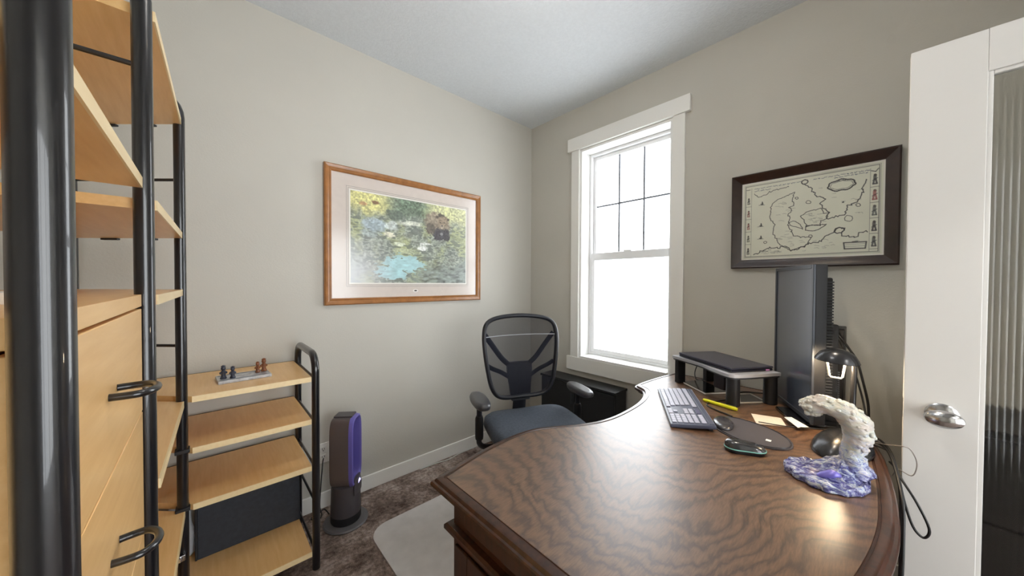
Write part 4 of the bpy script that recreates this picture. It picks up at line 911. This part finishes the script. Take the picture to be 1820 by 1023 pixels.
# the bear: body, head, muzzle, legs
for cx, cy, rx, ry, c in ((748, 450, 62, 66, (118, 102, 84)), (742, 420, 40, 34, (142, 124, 100)), (800, 470, 42, 58, (124, 106, 84)), (775, 520, 40, 38, (58, 54, 62)), (818, 525, 24, 38, (56, 52, 58)), (722, 488, 26, 34, (88, 76, 66)), (788, 406, 20, 12, (60, 52, 48)), (800, 440, 36, 30, (136, 114, 88)), (762, 412, 10, 9, (70, 58, 50)), (832, 432, 9, 9, (70, 58, 50)), (793, 474, 12, 14, (172, 150, 124)), (793, 466, 6, 4, (40, 36, 36)), (790, 518, 9, 9, (130, 128, 128)), (783, 448, 4, 3, (34, 28, 26)), (808, 450, 4, 3, (34, 28, 26))):
    img = img+(C(*c)*(.75+.5*n3[..., None])-img)*blob(cx, cy, rx, ry, .3, n3, .4)*.95
lum = img.mean(-1, keepdims=True); img = (img*.66+lum*.22+C(200, 204, 204)*.20)*1.06
print_sheet('wildlife_print', img, (ix0, YA-.0095, iz1), (ix1-ix0, 0, 0), (0, 0, iz0-iz1), bp_)
bm = bmesh.new(); lathe(bm, [(0, 0), (.020, 0), (.020, .001), (0, .001)], 20, T((1.075, YA-.0082, 1.262)) @ Matrix.Rotation(PI/2, 4, 'X') @ Matrix.Diagonal((1, .55, 1, 1))); pl = obj('remarque', bm, 'paper_white', bp_)
bm = bmesh.new(); lathe(bm, [(0, 0), (.011, 0), (.011, .0006), (0, .0006)], 16, T((1.075, YA-.0093, 1.262)) @ Matrix.Rotation(PI/2, 4, 'X') @ Matrix.Diagonal((1, .4, 1, 1))); obj('ink_sketch', bm, 'frame_dark', pl)
bxo('glass', (ax0+.038, YA-.0145, az0+.038), (ax1-.038, YA-.0125, az1-.038), 'picture_glass', bp_)

# antique map on the right wall
pB = lambda a, z, d: (XB-d, a, z)
my0, my1, mz0, mz1 = -.067, .560, 1.4055, 1.920
mpx = thing('map_picture', 'dark-framed antique sea map hanging above the monitor', 'picture', (XB, (my0+my1)/2, mz0))
moulding(mpx, 'frame_dark', pB, my0, my1, mz0, mz1, .05, [(0, .001), (0, .030), (.006, .034), (.016, .030), (.030, .020), (.040, .018), (.046, .013), (.046, .001)])
h_, w_ = 330, 430
v_, u_ = np.meshgrid(np.linspace(0, 1, h_), np.linspace(0, 1, w_), indexing='ij')
mm = homog([(132, 352), (1208, 152), (1200, 866), (132, 915)])
n1 = fbm(h_, w_, 4, 4)
img = np.ones((h_, w_, 3))*C(226, 226, 210)*(.95+.1*n1[..., None])
land = np.zeros((h_, w_))
def ink(pts, wd=1.0, a=.8, col=(58, 58, 60), raw=False, wob=0):
    global img
    P = [(p_ if raw else mm(*p_)) for p_ in pts]
    if wob:
        Q = [P[0]]
        for (x0, y0), (x1, y1) in zip(P, P[1:]):
            k = max(1, int(math.hypot((x1-x0)*w_, (y1-y0)*h_)/5))
            for i in range(1, k+1): Q.append((x0+(x1-x0)*i/k+random.gauss(0, wob)/w_, y0+(y1-y0)*i/k+random.gauss(0, wob)/h_))
        P = Q
    for (x0, y0), (x1, y1) in zip(P, P[1:]):
        X0, Y0, X1, Y1 = x0*(w_-1), y0*(h_-1), x1*(w_-1), y1*(h_-1)
        xa, xb = int(max(0, min(X0, X1)-4)), int(min(w_, max(X0, X1)+5)); ya, yb = int(max(0, min(Y0, Y1)-4)), int(min(h_, max(Y0, Y1)+5))
        if xa >= xb or ya >= yb: continue
        gy, gx_ = np.mgrid[ya:yb, xa:xb]; dx, dy = X1-X0, Y1-Y0; L2 = dx*dx+dy*dy+1e-9
        t = np.clip(((gx_-X0)*dx+(gy-Y0)*dy)/L2, 0, 1); d = np.hypot(gx_-X0-t*dx, gy-Y0-t*dy)
        k = (np.clip(wd+.6-d, 0, 1)*a)[..., None]; img[ya:yb, xa:xb] = img[ya:yb, xa:xb]*(1-k)+C(*col)*k
def box_ink(x0, y0, x1, y1, **k): ink([(x0, y0), (x1, y0), (x1, y1), (x0, y1), (x0, y0)], raw=True, **k)
box_ink(.022, .03, .978, .972, wd=.9, a=.75); box_ink(.014, .018, .986, .984, wd=.5, a=.5)
ink([(.072, .06), (.072, .97)], raw=True, wd=.5, a=.55); ink([(.925, .06), (.925, .97)], raw=True, wd=.5, a=.55)
jut = [(520, 400), (430, 440), (365, 475), (342, 520), (340, 600), (370, 650), (360, 715), (385, 760), (410, 795), (450, 825), (500, 845), (560, 825), (620, 800), (650, 745), (560, 742), (520, 735), (505, 700), (475, 660), (490, 600), (470, 570), (500, 540), (480, 520), (520, 495), (505, 470), (520, 400)]
ink(jut, 1.1, .85, wob=1.6)
ink([(570, 585), (620, 550), (690, 530), (740, 525), (750, 560), (780, 560), (770, 600), (730, 620), (720, 650), (660, 650), (620, 660), (600, 620), (570, 585)], 1.1, .85, wob=1.5)
ink([(480, 630), (520, 620), (560, 640), (590, 680), (540, 665), (490, 650), (480, 630)], 1, .8, wob=1.2)
ink([(610, 690), (680, 695), (720, 680), (770, 645), (720, 650), (615, 655), (610, 690)], 1.2, .85, wob=1)
ink([(600, 340), (650, 365), (670, 400), (690, 430), (760, 450), (720, 490), (745, 520), (790, 545), (770, 600), (860, 580), (920, 555), (930, 500), (1000, 475), (1030, 440), (1050, 380), (1075, 290)], 1.4, .85, wob=2)
ink([(215, 415), (240, 445), (300, 420), (360, 385), (480, 355)], 1.1, .75, wob=1.6)
ink([(215, 880), (280, 850), (340, 828), (400, 830), (460, 815), (500, 845), (570, 830), (640, 790), (720, 775), (770, 730), (830, 705), (850, 670), (905, 675), (885, 720), (950, 740), (1010, 735), (1020, 705), (1090, 690)], 1.4, .85, wob=2)
for c in ((540, 445, 12), (630, 475, 18), (1015, 493, 17), (940, 598, 32), (650, 735, 13), (303, 785, 12), (897, 473, 5)):
    ink([(c[0]+c[2]*math.cos(t), c[1]+.7*c[2]*math.sin(t)) for t in np.linspace(0, 2*PI, 11)], .9, .8, wob=.6)
for k in range(90):          # rivers, hachures and place-name ticks
    x, y = random.choice([(random.uniform(370, 500), random.uniform(470, 820)), (random.uniform(600, 740), random.uniform(560, 640)), (random.uniform(700, 1040), random.uniform(360, 560)), (random.uniform(540, 1080), random.uniform(760, 850)), (random.uniform(260, 400), random.uniform(840, 880))])
    ink([(x, y), (x+random.uniform(8, 30), y-random.uniform(0, 6)), (x+random.uniform(20, 44), y+random.uniform(-8, 4))], .4, .5)
for row in range(2):         # title line along the top, too fine to read
    x = 215
    while x < 1090:
        L = random.uniform(14, 46); yb_ = 385-(x-215)*.178+row*16-4
        if not 560 < x < 640 and (row == 0 or x > 820 or x < 330): ink([(x+i*L/5, yb_-i*L/5*.178+random.uniform(-4, 4)) for i in range(6)], .7, .75, (64, 74, 98))
        x += L+10
def scroll(cx, cy, rx, ry, wd):
    ink([(cx+rx*(1+.05*math.sin(9*t))*math.cos(t), cy-rx*.17*math.cos(t)+ry*(1+.1*math.sin(7*t))*math.sin(t)) for t in np.linspace(0, 2*PI, 40)], wd, .8)
scroll(885, 340, 105, 42, 2.2); scroll(885, 340, 88, 30, .6); ink([(820, 318), (950, 296)], .9, .8, wob=.8)
ink([(905, 785), (1080, 775), (1072, 825), (912, 832), (905, 785)], 2.0, .8); ink([(918, 800), (1068, 790)], .5, .6); ink([(918, 815), (1066, 806)], .5, .6); ink([(975, 778), (1010, 775)], 2.4, .8)
scroll(870, 690, 38, 20, 1.5); scroll(600, 320, 24, 16, 1.6)
for x, y in ((272, 490), (265, 655), (265, 750)):
    ink([(x-22, y+12), (x+22, y+8)], .8, .75); ink([(x, y+8), (x+4, y-14), (x+10, y+4), (x-8, y+4)], 1.4, .8)
def costume(u0, v0, s, col):
    ink([(u0, v0-.040*s), (u0+.002, v0-.036*s)], 3.2*s, .85, (70, 62, 60), raw=True); ink([(u0, v0-.028*s), (u0, v0)], 3.8*s, .75, col, raw=True)
    ink([(u0-.004, v0), (u0-.009*s, v0+.045*s), (u0+.010*s, v0+.045*s), (u0+.004, v0)], 2.0*s, .8, col, raw=True); ink([(u0-.012*s, v0+.012*s), (u0+.013*s, v0-.008*s)], 1.0, .8, raw=True)
for k in range(5):
    costume(.047, .225+k*.168, .85, [(96, 96, 88), (150, 104, 96), (158, 100, 96), (110, 112, 100), (92, 92, 86)][k]); ink([(.024, .30+k*.168), (.072, .30+k*.168)], .6, .6, raw=True)
    costume(.952, .18+k*.170, 1.15, [(62, 62, 66), (150, 84, 84), (92, 94, 92), (48, 46, 52), (70, 70, 72)][k]); ink([(.927, .265+k*.170), (.977, .265+k*.170)], .7, .7, raw=True)
ink([(.028, .075), (.058, .075)], 1.2, .7, raw=True); ink([(.93, .085), (.955, .10), (.972, .07)], 1.4, .7, raw=True)
s_ = .046; sheet_y0, sheet_y1, sheet_z0, sheet_z1 = my0+s_, my1-s_, mz0+s_, mz1-s_
bxo('backing', (XB-.010, my0+.04, mz0+.04), (XB-.002, my1-.04, mz1-.04), 'paper_white', mpx)
print_sheet('map_print', img, (XB-.0108, sheet_y1-.006, sheet_z1-.006), (0, -(sheet_y1-sheet_y0-.012), 0), (0, 0, -(sheet_z1-sheet_z0-.012)), mpx)
bxo('glass', (XB-.0145, my0+.044, mz0+.044), (XB-.0130, my1-.044, mz1-.044), 'picture_glass', mpx)
